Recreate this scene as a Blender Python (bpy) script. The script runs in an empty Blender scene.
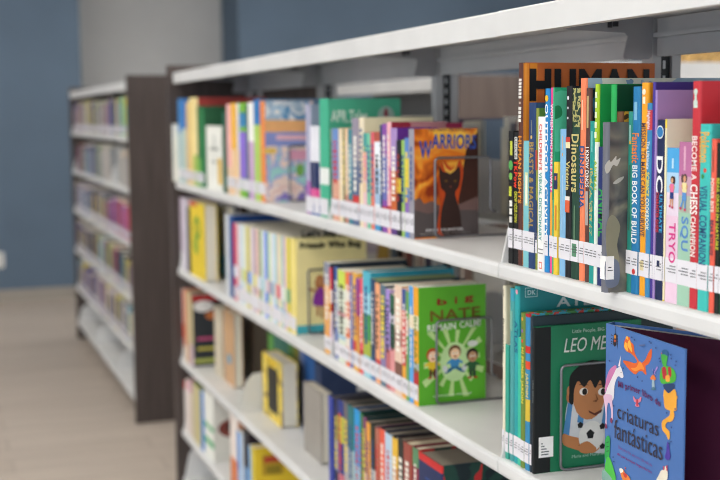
import bpy, math, random
from mathutils import Matrix, Vector
random.seed(11)
sc=bpy.context.scene
COL=sc.collection
PI=math.pi
# ------------------------------------------------------------------ camera model
F,YAW,PIT,ROL=1200.0,.34359,.10389,-.00973
CAM=Vector((-.87489,-1.77039,1.448))
fw=Vector((math.sin(YAW)*math.cos(PIT),math.cos(YAW)*math.cos(PIT),-math.sin(PIT)))
r0=Vector((math.cos(YAW),-math.sin(YAW),0)); u0=r0.cross(fw)
RT=r0*math.cos(ROL)+u0*math.sin(ROL); UP=u0*math.cos(ROL)-r0*math.sin(ROL)
def sight(u,v): return fw+RT*((u-360)/F)-UP*((v-240)/F)
def on_x(u,v,x):
    d=sight(u,v); return CAM+d*((x-CAM.x)/d.x)
def on_y(u,v,y):
    d=sight(u,v); return CAM+d*((y-CAM.y)/d.y)
# ------------------------------------------------------------------ materials
MC={}
def s2l(c): return c/12.92 if c<=.04045 else ((c+.055)/1.055)**2.4
def lin(h):
    h=h.lstrip('#'); return tuple(s2l(int(h[i:i+2],16)/255) for i in (0,2,4))+(1,)
def mat(c,rough=.5,kind='plain',c2=None,c3=None,scale=30,metal=0):
    key=(c,rough,kind,c2,c3,scale,metal)
    if key in MC: return MC[key]
    m=bpy.data.materials.new('finish'); m.use_nodes=True; nt=m.node_tree; N=nt.nodes; L=nt.links
    b=N['Principled BSDF']; b.inputs['Roughness'].default_value=rough; b.inputs['Metallic'].default_value=metal; b.inputs['Specular IOR Level'].default_value=.28 if not metal else .5
    tc=N.new('ShaderNodeTexCoord'); mp=N.new('ShaderNodeMapping'); L.new(tc.outputs['Object'],mp.inputs['Vector'])
    A=lin(c); rp=N.new('ShaderNodeValToRGB'); cr=rp.color_ramp
    no=N.new('ShaderNodeTexNoise'); L.new(mp.outputs['Vector'],no.inputs['Vector'])
    if kind=='plain':
        no.inputs['Scale'].default_value=scale; no.inputs['Detail'].default_value=3
        cr.elements[0].color=tuple(x*.93 for x in A[:3])+(1,); cr.elements[1].color=tuple(min(1,x*1.05) for x in A[:3])+(1,)
        cr.elements[0].position=.3; cr.elements[1].position=.7
        L.new(no.outputs['Fac'],rp.inputs['Fac'])
    elif kind=='wood':
        mp.inputs['Scale'].default_value=(40,40,1.2)
        no.inputs['Scale'].default_value=2.5; no.inputs['Detail'].default_value=6
        cr.elements[0].color=tuple(x*.8 for x in A[:3])+(1,); cr.elements[1].color=tuple(min(1,x*1.2) for x in A[:3])+(1,)
        cr.elements[0].position=.35; cr.elements[1].position=.65
        L.new(no.outputs['Fac'],rp.inputs['Fac'])
    elif kind in('print','fire'):
        no.inputs['Scale'].default_value=scale; no.inputs['Detail'].default_value=2.5; no.inputs['Distortion'].default_value=1.5 if kind=='fire' else .3
        cr.interpolation='LINEAR' if kind=='fire' else 'CONSTANT'
        cr.elements[0].color=A; cr.elements[0].position=0 if kind=='print' else .36
        cr.elements[1].color=lin(c2); cr.elements[1].position=.47 if kind=='print' else .5
        e=cr.elements.new(.56 if kind=='print' else .64); e.color=lin(c3 or c2)
        L.new(no.outputs['Fac'],rp.inputs['Fac'])
    elif kind=='pages':
        mp.inputs['Scale'].default_value=(1,900,1)
        no.inputs['Scale'].default_value=1; no.inputs['Detail'].default_value=1
        cr.elements[0].color=tuple(x*.8 for x in A[:3])+(1,); cr.elements[1].color=A
        cr.elements[0].position=.3; cr.elements[1].position=.6
        L.new(no.outputs['Fac'],rp.inputs['Fac'])
    L.new(rp.outputs['Color'],b.inputs['Base Color'])
    MC[key]=m; return m
def emis(c,s):
    m=bpy.data.materials.new('lamp_diffuser'); m.use_nodes=True; b=m.node_tree.nodes['Principled BSDF']
    b.inputs['Base Color'].default_value=lin(c); b.inputs['Emission Color'].default_value=lin(c); b.inputs['Emission Strength'].default_value=s
    return m
def floor_mat():
    m=bpy.data.materials.new('vinyl_plank'); m.use_nodes=True; nt=m.node_tree; N=nt.nodes; L=nt.links; b=N['Principled BSDF']
    tc=N.new('ShaderNodeTexCoord'); mp=N.new('ShaderNodeMapping'); L.new(tc.outputs['Object'],mp.inputs['Vector'])
    br=N.new('ShaderNodeTexBrick'); L.new(mp.outputs['Vector'],br.inputs['Vector'])
    br.inputs['Color1'].default_value=lin('#c0b1a2'); br.inputs['Color2'].default_value=lin('#b3a495'); br.inputs['Mortar'].default_value=lin('#8d8073')
    br.inputs['Scale'].default_value=1; br.inputs['Mortar Size'].default_value=.003; br.inputs['Brick Width'].default_value=1.2; br.inputs['Row Height'].default_value=.18
    m2=N.new('ShaderNodeMapping'); m2.inputs['Scale'].default_value=(1.5,18,1); L.new(tc.outputs['Object'],m2.inputs['Vector'])
    no=N.new('ShaderNodeTexNoise'); no.inputs['Scale'].default_value=2; no.inputs['Detail'].default_value=5; L.new(m2.outputs['Vector'],no.inputs['Vector'])
    mx=N.new('ShaderNodeMix'); mx.data_type='RGBA'; mx.blend_type='MULTIPLY'; mx.inputs['Factor'].default_value=.45
    L.new(br.outputs['Color'],mx.inputs[6]); L.new(no.outputs['Fac'],mx.inputs[7])
    gm=N.new('ShaderNodeGamma'); gm.inputs[1].default_value=.8; L.new(mx.outputs[2],gm.inputs[0])
    L.new(gm.outputs[0],b.inputs['Base Color']); b.inputs['Roughness'].default_value=.45
    return m
STEEL=lambda:mat('#d9d9d8',.36,scale=6)
GREY=lambda:mat('#b0b1b4',.45,scale=8)
# ------------------------------------------------------------------ mesh helpers
def mesh_obj(name,V,Fs,mats,parent=None,mi=None,smooth=False):
    me=bpy.data.meshes.new(name); me.from_pydata([tuple(v) for v in V],[],Fs)
    for m in (mats if isinstance(mats,(list,tuple)) else [mats]): me.materials.append(m)
    if mi: me.polygons.foreach_set('material_index',mi)
    if smooth: me.polygons.foreach_set('use_smooth',[True]*len(me.polygons))
    me.update(); o=bpy.data.objects.new(name,me); COL.objects.link(o)
    if parent: o.parent=parent
    return o
class MB:
    def __init__(s): s.V=[];s.F=[];s.M=[]
    def box(s,x0,x1,y0,y1,z0,z1,m=0):
        n=len(s.V); s.V+=[(x,y,z) for z in (z0,z1) for y in (y0,y1) for x in (x0,x1)]
        s.F+=[tuple(n+i for i in f) for f in ((0,2,3,1),(4,5,7,6),(0,1,5,4),(2,6,7,3),(0,4,6,2),(1,3,7,5))]; s.M+=[m]*6; return s
    def prism_y(s,pts,y0,y1,m=0):          # pts in x,z
        n=len(s.V);k=len(pts); s.V+=[(x,y0,z) for x,z in pts]+[(x,y1,z) for x,z in pts]
        s.F+=[tuple(range(n,n+k)),tuple(range(n+2*k-1,n+k-1,-1))]+[(n+i,n+k+i,n+k+(i+1)%k,n+(i+1)%k) for i in range(k)]; s.M+=[m]*(k+2); return s
    def tube(s,pts,r,seg=8,m=0):
        P=[Vector(p) for p in pts]; n=len(s.V)
        for i,p in enumerate(P):
            t=(P[min(i+1,len(P)-1)]-P[max(i-1,0)]).normalized()
            a=t.cross(Vector((0,1,0.01))).normalized(); b=t.cross(a)
            for k in range(seg):
                w=2*PI*k/seg; s.V.append(tuple(p+a*(r*math.cos(w))+b*(r*math.sin(w))))
        for i in range(len(P)-1):
            for k in range(seg):
                a=n+i*seg+k; b=n+i*seg+(k+1)%seg; s.F.append((a,b,b+seg,a+seg)); s.M.append(m)
        s.F+=[tuple(range(n+seg-1,n-1,-1)),tuple(range(n+(len(P)-1)*seg,n+len(P)*seg))]; s.M+=[m,m]; return s
    def build(s,name,mats,parent=None,smooth=False): return mesh_obj(name,s.V,s.F,mats,parent,s.M,smooth)
LABELS=set()
def empty(name,loc,rz=0):
    o=bpy.data.objects.new(name,None); COL.objects.link(o); o.location=loc; o.rotation_euler=(0,0,rz); o.empty_display_size=.02; return o
def tag(o,label,cat,group=None):
    o['label']=label; o['category']=cat
    if group: o['group']=group
    LABELS.add(label); return o
def struct(o): o['kind']='structure'; return o
# lettering
TC={}
def glyphs(s,bold):
    k=(s,bold)
    if k in TC: return TC[k]
    cu=bpy.data.curves.new('t','FONT'); cu.body=s; cu.offset=.06 if bold==2 else .022 if bold else 0; cu.resolution_u=3
    if bold: cu.space_character=1.16 if bold==2 else 1.06
    o=bpy.data.objects.new('t',cu); COL.objects.link(o); dg=bpy.context.evaluated_depsgraph_get()
    me=o.evaluated_get(dg).to_mesh(); V=[tuple(v.co) for v in me.vertices]; Fs=[tuple(p.vertices) for p in me.polygons]
    o.evaluated_get(dg).to_mesh_clear(); bpy.data.objects.remove(o); bpy.data.curves.remove(cu)
    x0=min(v[0] for v in V);x1=max(v[0] for v in V);y0=min(v[1] for v in V);y1=max(v[1] for v in V)
    TC[k]=([((v[0]-x0)/(x1-x0),(v[1]-y0)/(y1-y0)) for v in V],Fs); return TC[k]
# faces of a book: 'spine' (a runs down from the top, b across towards the near side), 'near' (a along x, b up)
def place(face,a,b,e,sx=0):
    if face=='spine': return (sx-e,-b,a)       # a -> z , b -> -y
    return (a,-e,b)
def words(parent,s,face,a0,b0,a1,b1,c,bold=True,e=None,rot=0,name='title',warp=None):
    """spine: a0=z top, a1=z bottom, b0/b1 = y range low..high as -y ; near: box a0..a1 , b0..b1"""
    G,Fs=glyphs(s,bold); V=[]; e=e or (.0004 if face=='spine' else .0015)
    for gx,gy in G:
        if face=='spine': z=a0+(a1-a0)*gx; y=b0+(b1-b0)*gy; V.append((-e,-y,z))
        else:
            x=a0+(a1-a0)*gx; z=b0+(b1-b0)*gy
            if warp: x,z=warp(x,z,gx,gy)
            if rot:
                cx,cz=(a0+a1)/2,(b0+b1)/2; dx,dz=x-cx,z-cz
                x=cx+dx*math.cos(rot)-dz*math.sin(rot); z=cz+dx*math.sin(rot)+dz*math.cos(rot)
            V.append((x,-e,z))
    return mesh_obj(name,V,Fs,mat(c,.5),parent)
def ell(cx,cz,rx,rz,rot=0,n=18):
    return [(cx+rx*math.cos(t)*math.cos(rot)-rz*math.sin(t)*math.sin(rot),cz+rx*math.cos(t)*math.sin(rot)+rz*math.sin(t)*math.cos(rot)) for t in [2*PI*i/n for i in range(n)]]
def rect(a0,b0,a1,b1): return [(a0,b0),(a1,b0),(a1,b1),(a0,b1)]
def smooth(pts,n=4):
    out=[];k=len(pts)
    for i in range(k):
        p0,p1,p2,p3=[pts[(i+j)%k] for j in (-1,0,1,2)]
        for q in range(n):
            t=q/n; out.append(tuple(.5*((2*p1[c])+(-p0[c]+p2[c])*t+(2*p0[c]-5*p1[c]+4*p2[c]-p3[c])*t*t+(-p0[c]+3*p1[c]-3*p2[c]+p3[c])*t**3) for c in (0,1)))
    return out
def art(parent,items,face='near',name='cover_art',e0=.00025,de=.00008,tf=None):
    V=[];Fs=[];M=[];mats=[];ix={}
    for i,(pts,c) in enumerate(items):
        m=c if not isinstance(c,str) else mat(c,.5)
        if m.name not in ix: ix[m.name]=len(mats); mats.append(m)
        n=len(V); e=e0+de*i
        for a,b in pts:
            if tf: a,b=tf(a,b)
            V.append((-e,-b,a) if face=='spine' else (a,-e,b))
        Fs.append(tuple(range(n,n+len(pts)))); M.append(ix[m.name])
    return mesh_obj(name,V,Fs,mats,parent,M)
# ------------------------------------------------------------------ books
PAL={'red':'c8323a','maroon':'7d2430','orange':'e88a3c','coral':'f08468','yellow':'f0d048','amber':'eeb040','cream':'e9e0c4','tan':'c8ac84','brown':'6a4636','lime':'a4cc48','green':'3f9a50','dark green':'23503c','mint':'6cc4a0','teal':'2c8c8c','turquoise':'50c0bc','light blue':'86bede','blue':'2f78c0','navy':'26345e','indigo':'4a3a8c','purple':'7c4aa8','lilac':'b496cc','pink':'ea5c9c','pale pink':'ecbcc4','white':'f0efea','pale grey':'c4c4c8','grey':'8c8c92','slate':'48545e','black':'1e1e22','olive':'7c8038'}
def cname(h):
    h=h.lstrip('#'); a=[int(h[i:i+2],16) for i in (0,2,4)]
    return min(PAL,key=lambda n:sum((a[i]-int(PAL[n][2*i:2*i+2],16))**2 for i in range(3)))
PAGE='#ece6d6'
def book(loc,t,h,d,spine,side=None,hard=True,rz=0,segs=None,name=None,pages=PAGE,rough=.45,sm=None,dm=None,art_spine=None):
    """origin: bottom of the spine on the face nearest the camera; depth +x, thickness +y"""
    root=empty(name or('hardcover_book' if hard else 'paperback_book'),loc,rz)
    side=side or spine
    c=.0022 if hard else .0006; c=min(c,t*.2)
    r=min(.004 if hard else .0015,t*.35)
    out=[(d,0),(r,0)]+[(r-r*math.sin(w),r-r*math.cos(w)) for w in (PI/6,PI/3)]+[(0,r),(0,t-r)]+[(r-r*math.sin(w),t-r+r*math.cos(w)) for w in (PI/3,PI/6)]+[(r,t),(d,t)]
    inn=[(d,c)]+[(c,c)]*4+[(c,t-c)]*4+[(d,t-c)]
    inn=[(d,c),(r+c,c),(c+r*.4,c),(c+r*.1,c+r*.3),(c,c+r*.6),(c,t-c-r*.6),(c+r*.1,t-c-r*.3),(c+r*.4,t-c),(r+c,t-c),(d,t-c)]
    n=len(out)
    zs=sorted(set([0,h]+[min(max(s[0],0),h) for s in (segs or [])]+[min(max(s[1],0),h) for s in (segs or [])]))
    mats=[sm or mat(spine,rough,scale=20),dm or mat(side,rough,scale=14)]
    cols={}
    V=[];Fs=[];M=[]
    for z in zs: V+=[(x,y,z) for x,y in out]
    for k in range(len(zs)-1):
        zc=(zs[k]+zs[k+1])/2; mm=0
        for s in (segs or []):
            if s[0]<=zc<=s[1]:
                q=s[2] if not isinstance(s[2],str) else mat(s[2],rough,scale=20)
                if q.name not in cols: cols[q.name]=len(mats); mats.append(q)
                mm=cols[q.name]
        for i in range(n-1):
            a=k*n+i; Fs.append((a,a+1,a+1+n,a+n)); M.append(1 if i in (0,n-2) else mm)
    b=len(V); V+=[(x,y,0) for x,y in inn]+[(x,y,h) for x,y in inn]; top=(len(zs)-1)*n
    for i in range(n-1):
        Fs.append((b+i+1,b+i,b+n+i,b+n+i+1)); M.append(1)
        Fs.append((i+1,i,b+i,b+i+1)); M.append(1)
        Fs.append((top+i,top+i+1,b+n+i+1,b+n+i)); M.append(1)
    for q in (0,n-1):
        f=(q,top+q,b+n+q,b+q); Fs.append(f if q==0 else f[::-1]); M.append(1)
    mesh_obj('cover',V,Fs,mats,root,M)
    ins=.004 if hard else .0004
    pm=mat(pages,.8,'pages')
    MB().box(c+.001,d-ins,c+.0001,t-c-.0001,ins if hard else .0004,h-ins).build('page_block',pm,root)
    root['_t']=t; root['_h']=h
    return root
def sticker(root,t,z0,z1,wrap=.006,marks=True,tone='#e4e2e8'):
    m=mat(tone,.3,scale=10); e=.0003
    V=[(-e,t-.0003,z0),(-e,-e,z0),(wrap,-e,z0),(-e,t-.0003,z1),(-e,-e,z1),(wrap,-e,z1)]
    if wrap>0: o=mesh_obj('spine_label',V,[(0,1,4,3),(1,2,5,4)],m,root)
    else: o=mesh_obj('spine_label',V,[(0,1,4,3)],m,root)
    if marks and t>.005:
        it=[];zc=z0+(z1-z0)*.55;h=(z1-z0)
        for row,wd in ((.10,.5),(-.02,.8),(-.14,.62)):
            if t<.009 and row<-.1: continue
            y=t*.1; 
            while y<t*.1+t*wd*.9:
                w=random.uniform(.0008,.002); it.append(([(zc+row*h,-y),(zc+row*h,-min(y+w,t*.93)),(zc+row*h+h*.05,-min(y+w,t*.93)),(zc+row*h+h*.05,-y)],'#4a4a50')); y+=w+.0007
        art(o,it,'spine','call_number',e0=.0005,de=0)
    return o
B=.914
N1='upper shelf of the nearest bay'; N2='second shelf of the nearest bay'
ORD=['first','second','third','fourth','fifth','sixth','seventh','eighth','ninth','tenth','eleventh','twelfth','thirteenth','fourteenth','fifteenth','sixteenth','seventeenth','eighteenth','nineteenth','twentieth']+['twenty-'+o for o in ('first','second','third','fourth','fifth','sixth','seventh','eighth','ninth')]+['thirtieth']+['thirty-'+o for o in ('first','second','third','fourth','fifth','sixth','seventh','eighth','ninth')]+['fortieth']+['forty-'+o for o in ('first','second','third','fourth','fifth','sixth','seventh','eighth','ninth')]
def row(items,u_end,vref,shelf,where,x=.012,lab=None,dflt_hard=True,clear=.29,flat=None):
    """items: (u, v_top, spine colour, options). One book each, from the far end to the near end of the shelf."""
    out=[]
    ys=[on_x(it[0],vref,x).y for it in items]+[on_x(u_end,vref,x).y]
    ys=[min(y,2.7385) for y in ys]
    ex=[]                                   # far bays: a run of equal colour is a run of several real books
    for i,it in enumerate(items):
        T=ys[i]-ys[i+1]
        if T<.0034: continue
        k=1
        if flat and not (len(it)>3 and 'l' in it[3]) and T>.034: k=max(1,round(T/.024))
        for q in range(k): ex.append((it,ys[i]-T*q/k,ys[i]-T*(q+1)/k,q==k-1,items[i+1][0] if i+1<len(items) else u_end))
    bounds=[]
    for it,a,b,last,un in ex:
        for j in (-B,0,B,2*B):
            if a>j+.0028 and b<j+.0028 and b>j-.05:
                if a-j>j-b or a-j>.012: b=max(b,j+.003)
                else: a=min(a,j-.0032)
            elif a>j-.0032 and a<j+.0028+.001: a=min(a,j-.0032)
        bounds.append((a,b))
    items=[e[0] for e in ex]; names=[cname(it[2]) for it in items]
    for i,it in enumerate(items):
        u,v,c=it[:3]; o=dict(it[3]) if len(it)>3 else {}
        yf,yn=bounds[i]; yn+=.0003; t=yf-yn-.0003
        if t<.003: continue
        top=on_x(ex[i][4],v,x).z; h=min(top-shelf,o.get('hmax',clear))
        h=max(h,.09); xx=x+o.get('dx',random.uniform(-.001,.002)); d=o.get('d',min(.25,max(.12,h*.76)))
        hard=o.get('hard',dflt_hard)
        segs=[]
        for a,b,cc in o.get('segs',[]): segs.append((on_x(u,b,x).z-shelf,on_x(u,a,x).z-shelf,cc))
        for a,b,cc in o.get('zs',[]): segs.append((a*h,b*h,cc))
        root=book((xx,yn,shelf),t,h,d,c,o.get('side'),hard,segs=segs,sm=o.get('sm'),dm=o.get('dm'),pages=o.get('pages',PAGE))
        lb=o.get('lab',lab)
        if lb: sticker(root,t,lb[0],lb[1],wrap=o.get('wrap',0),marks=flat is None)
        for tx in o.get('t',[]):
            s,va,vb,cc=tx[:4]; f0,f1=(tx[4],tx[5]) if len(tx)>5 else (.14,.86)
            words(root,s,'spine',on_x(u,va,x).z-shelf,-t*f1,on_x(u,vb,x).z-shelf,-t*f0,cc,name=tx[6] if len(tx)>6 else 'title')
        mk=[]
        for a,b,f0,f1,cc in o.get('mk',[]):
            za,zb=on_x(u,a,x).z-shelf,on_x(u,b,x).z-shelf
            mk.append(([(zb,-t*f1),(zb,-t*f0),(za,-t*f0),(za,-t*f1)],cc))
        for a,f,ry,cc in o.get('dot',[]):
            z=on_x(u,a,x).z-shelf; mk.append((ell(z,-t*f,ry,ry*min(1,t*.45/ry)),cc))
        if not mk and not o.get('t') and flat is None and t>.006 and where not in (N1,N2):
            ink=random.choice(['#f0ece0','#f0ece0','#24262c','#e8d050','#c83838','#2c4c8c']); z=h*random.uniform(.82,.9); wd=random.uniform(.25,.6)
            while z>h*random.uniform(.3,.42):
                l_=random.uniform(.004,.012); mk.append(([(z-l_,-t*(.5+wd/2)),(z-l_,-t*(.5-wd/2)),(z,-t*(.5-wd/2)),(z,-t*(.5+wd/2))],ink)); z-=l_+random.uniform(.0015,.006)
        if mk: art(root,mk,'spine','spine_art')
        thick='thin' if t<.011 else 'thick' if t>.03 else 'slim' if t<.017 else 'medium'
        kind='hardback' if hard else 'paperback'
        if 'l' in o: L=o['l']
        else:
            a=names[i-1] if i else None; b=names[i+1] if i+1<len(items) else None
            nb=f'between {a} and {b} ones' if a and b else f'beside the {a or b} one'
            L=f'{names[i]} {kind} {nb}, {where}'
            if L in LABELS: L=f'{names[i]} {kind}, {ORD[i%49]} from the far end, {where}'
            if L in LABELS: L=f'{names[i]} {kind} {nb}, {where}, nearer one'
            if L in LABELS: L=f'{names[i]} {kind}, {ORD[len(out)%49]} in its run, {where}'
        tag(root,L,'book','books on the '+where); out.append(root)
    return out
def faceout(ul,ur,vtop,shelf,x,t,c,label,where,vref,segs=None,dm=None,hard=True,rz=0,hh=None):
    a=on_x(ul,vref,x).y; b=on_x(ur,vref,x).y; top=hh or on_x((ul+ur)/2,vtop,x).z-shelf
    r=book((x,a,shelf),t,top,a-b,c,None,hard,rz=-PI/2+rz,dm=dm,name='face_out_book')
    tag(r,label,'book','books on the '+where); return r,a-b,top
# ================================================================== shelving
W=.279
LEV=[1.204,.874,.525,.246,.055]
def lip(flip=False):
    p=[(.272,0),(.006,0),(.002,-.002),(0,-.007),(0,-.021),(.002,-.026),(.007,-.028),(.02,-.028),(.02,-.025),(.007,-.024),(.005,-.006),(.272,-.003)]
    return [(.614-x,z) for x,z in p][::-1] if flip else p
def shelf_part(unit,y0,y1,z,flip=False,steel=None,arm=.14):
    m=steel or STEEL()
    s=MB().prism_y([(x,z+q) for x,q in lip(flip)],y0+.002,y1-.002).build('shelf',m,unit)
    P=[(.003,-.027),(.001,-.005),(.006,0),(.026,.09*arm/.14),(.05,.118*arm/.14),(.25,arm),(.274,arm),(.274,-.03)]
    if flip: P=[(.614-x,q) for x,q in P][::-1]
    for a in (y0+.0005,y1-.0025): MB().prism_y([(x,z+q) for x,q in P],a,a+.002).build('shelf_bracket',m,s)
    return s
unit=empty('shelving_unit',(0,0,0))
tag(unit,'long white steel double-sided book shelving unit with dark end panel','shelving unit')
yA,yB=-1.83,3*B
wood=mat('#4d4441',.5,'wood')
joints=[-2*B,-B,0,B,2*B,3*B]
for k in range(5):
    y0,y1=joints[k],joints[k+1]
    for i,z in enumerate(LEV):
        shelf_part(unit,y0,y1,z); 
        if i<4: shelf_part(unit,y0,y1,z,True)
    # canopy top
    dx=-.004 if k<=1 else 0
    P=[(dx,1.572),(dx,1.609),(.003+dx,1.612),(.611,1.612),(.614,1.609),(.614,1.572),(.600,1.572),(.600,1.575),(.611,1.576),(.611,1.606),(.004+dx,1.606),(.004+dx,1.576),(.014,1.575),(.014,1.572)]
    MB().prism_y(P,y0+.0008,y1-.0008).build('canopy_top',STEEL(),unit)
    MB().box(.285,.300,y0+.02,y1-.02,1.541,1.572).box(.276,.300,y0+.02,y1-.02,1.5722,1.580).box(.285,.3,y0+.02,y1-.02,1.5802,1.604).build('top_rail',GREY(),unit)
    MB().box(.30,.314,y0+.02,y1-.02,.06,.16).build('bottom_rail',GREY(),unit)
for j,y in enumerate(joints):
    yy=y if j<len(joints)-1 else y-.02
    MB().box(W,.296,yy-.016,yy+.016,.0,1.604).box(.318,.335,yy-.016,yy+.016,0,1.604).build('upright_post',GREY(),unit)
    up=MB().box(.296,.318,yy-.009,yy+.009,0,1.603).build('post_web',mat('#2c2e31',.5),unit)  # near-black colour paints in the shade inside the open channel
    s=MB()
    z=.2
    while z<1.58:
        s.box(.304,.309,yy-.0098,yy-.0088,z,z+.014); z+=.0254
    s.build('post_slots',mat('#b8bcc0',.5),up)
    # canopy brackets
    P=[(.02,1.604),(.02,1.598),(.10,1.585),(.205,1.572),(.226,1.568),(.229,1.562),(.222,1.545),(.218,1.537),(.222,1.531),(.262,1.530),(.268,1.536),(.272,1.604)]
    P=[(x,zz) for x,zz in [(.03,1.606),(.03,1.596),(.12,1.583),(.222,1.579),(.227,1.574),(.219,1.541),(.222,1.536),(.268,1.536),(.274,1.541),(.276,1.606)]]
    for sgn in ((-.022,) if j==len(joints)-1 else (-.022,)):
        br=MB().prism_y(P,yy+sgn,yy+sgn+.003).build('canopy_bracket',mat('#96969a',.45),unit)
        MB().box(.198,.206,yy+sgn-.004,yy+sgn,1.589,1.597).box(.188,.195,yy+sgn-.002,yy+sgn,1.587,1.599).build('bracket_bolt',mat('#3a3a3e',.4,metal=.6),br)
MB().box(-.02,.634,3*B+.001,3*B+.027,0,1.64).build('end_panel',wood,unit)

# left unit in line with the first
lu=empty('shelving_unit',(0,3.836,0))
tag(lu,'distant shelving unit in line beyond the aisle, dark wood end panel facing us','shelving unit')
MB().box(-.004,.63,-.0,.026,0,1.641).build('end_panel',wood,lu)
YE=2.37
MB().box(-.004,.63,YE,YE+.026,0,1.641).build('end_panel',wood,lu)
LLEV=[1.359,1.113,.859,.60,.352,.12]
lj=[.0265,.70,1.53,YE-.0005]
for k in range(3):
    for z in LLEV: shelf_part(lu,lj[k],lj[k+1],z,arm=.12)
    P=[(0,1.572),(0,1.612),(.614,1.612),(.614,1.572),(.611,1.572),(.611,1.606),(.004,1.606),(.004,1.572)]
    MB().prism_y(P,lj[k]+.001,lj[k+1]-.001).build('canopy_top',STEEL(),lu)
    MB().box(.285,.30,lj[k]+.003,lj[k+1]-.003,.0,1.6).build('back_panel',mat('#6e6e70',.5),lu)
# ------------------------------------------------------------------ wire bookends
def bookend(x0,x1,y,z0,z1,label,r=.0022,hook=True):
    q=.009; pts=[(x1-x0+.012,0,.046),(x1-x0+.004,0,.047)]
    def arc(cx,cz,a0,a1):
        for k in range(6):
            a=a0+(a1-a0)*k/5; pts.append((cx+q*math.cos(a)-x0,0,cz+q*math.sin(a)-z0))
    arc(x1+.009,z0+.056,1.5*PI,PI); arc(x1-q,z1-q,0,PI/2); arc(x0+q,z1-q,PI/2,PI); arc(x0+q,z0+q,PI,1.5*PI)
    pts.append((x1-x0+.06,0,0))
    e=empty('wire_bookend',(x0,y,z0)); tag(e,label,'bookend')
    MB().tube(pts,r).build('wire_frame',mat('#85858a',.3,metal=.8),e,True)
    return e
def near_pt(root,u,v): w=on_y(u,v,root.location.y); return (w.x-root.location.x,w.z-root.location.z)
# ================================================================== near bay, upper shelf
S1,S2,S3,S4=LEV[:4]

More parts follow.
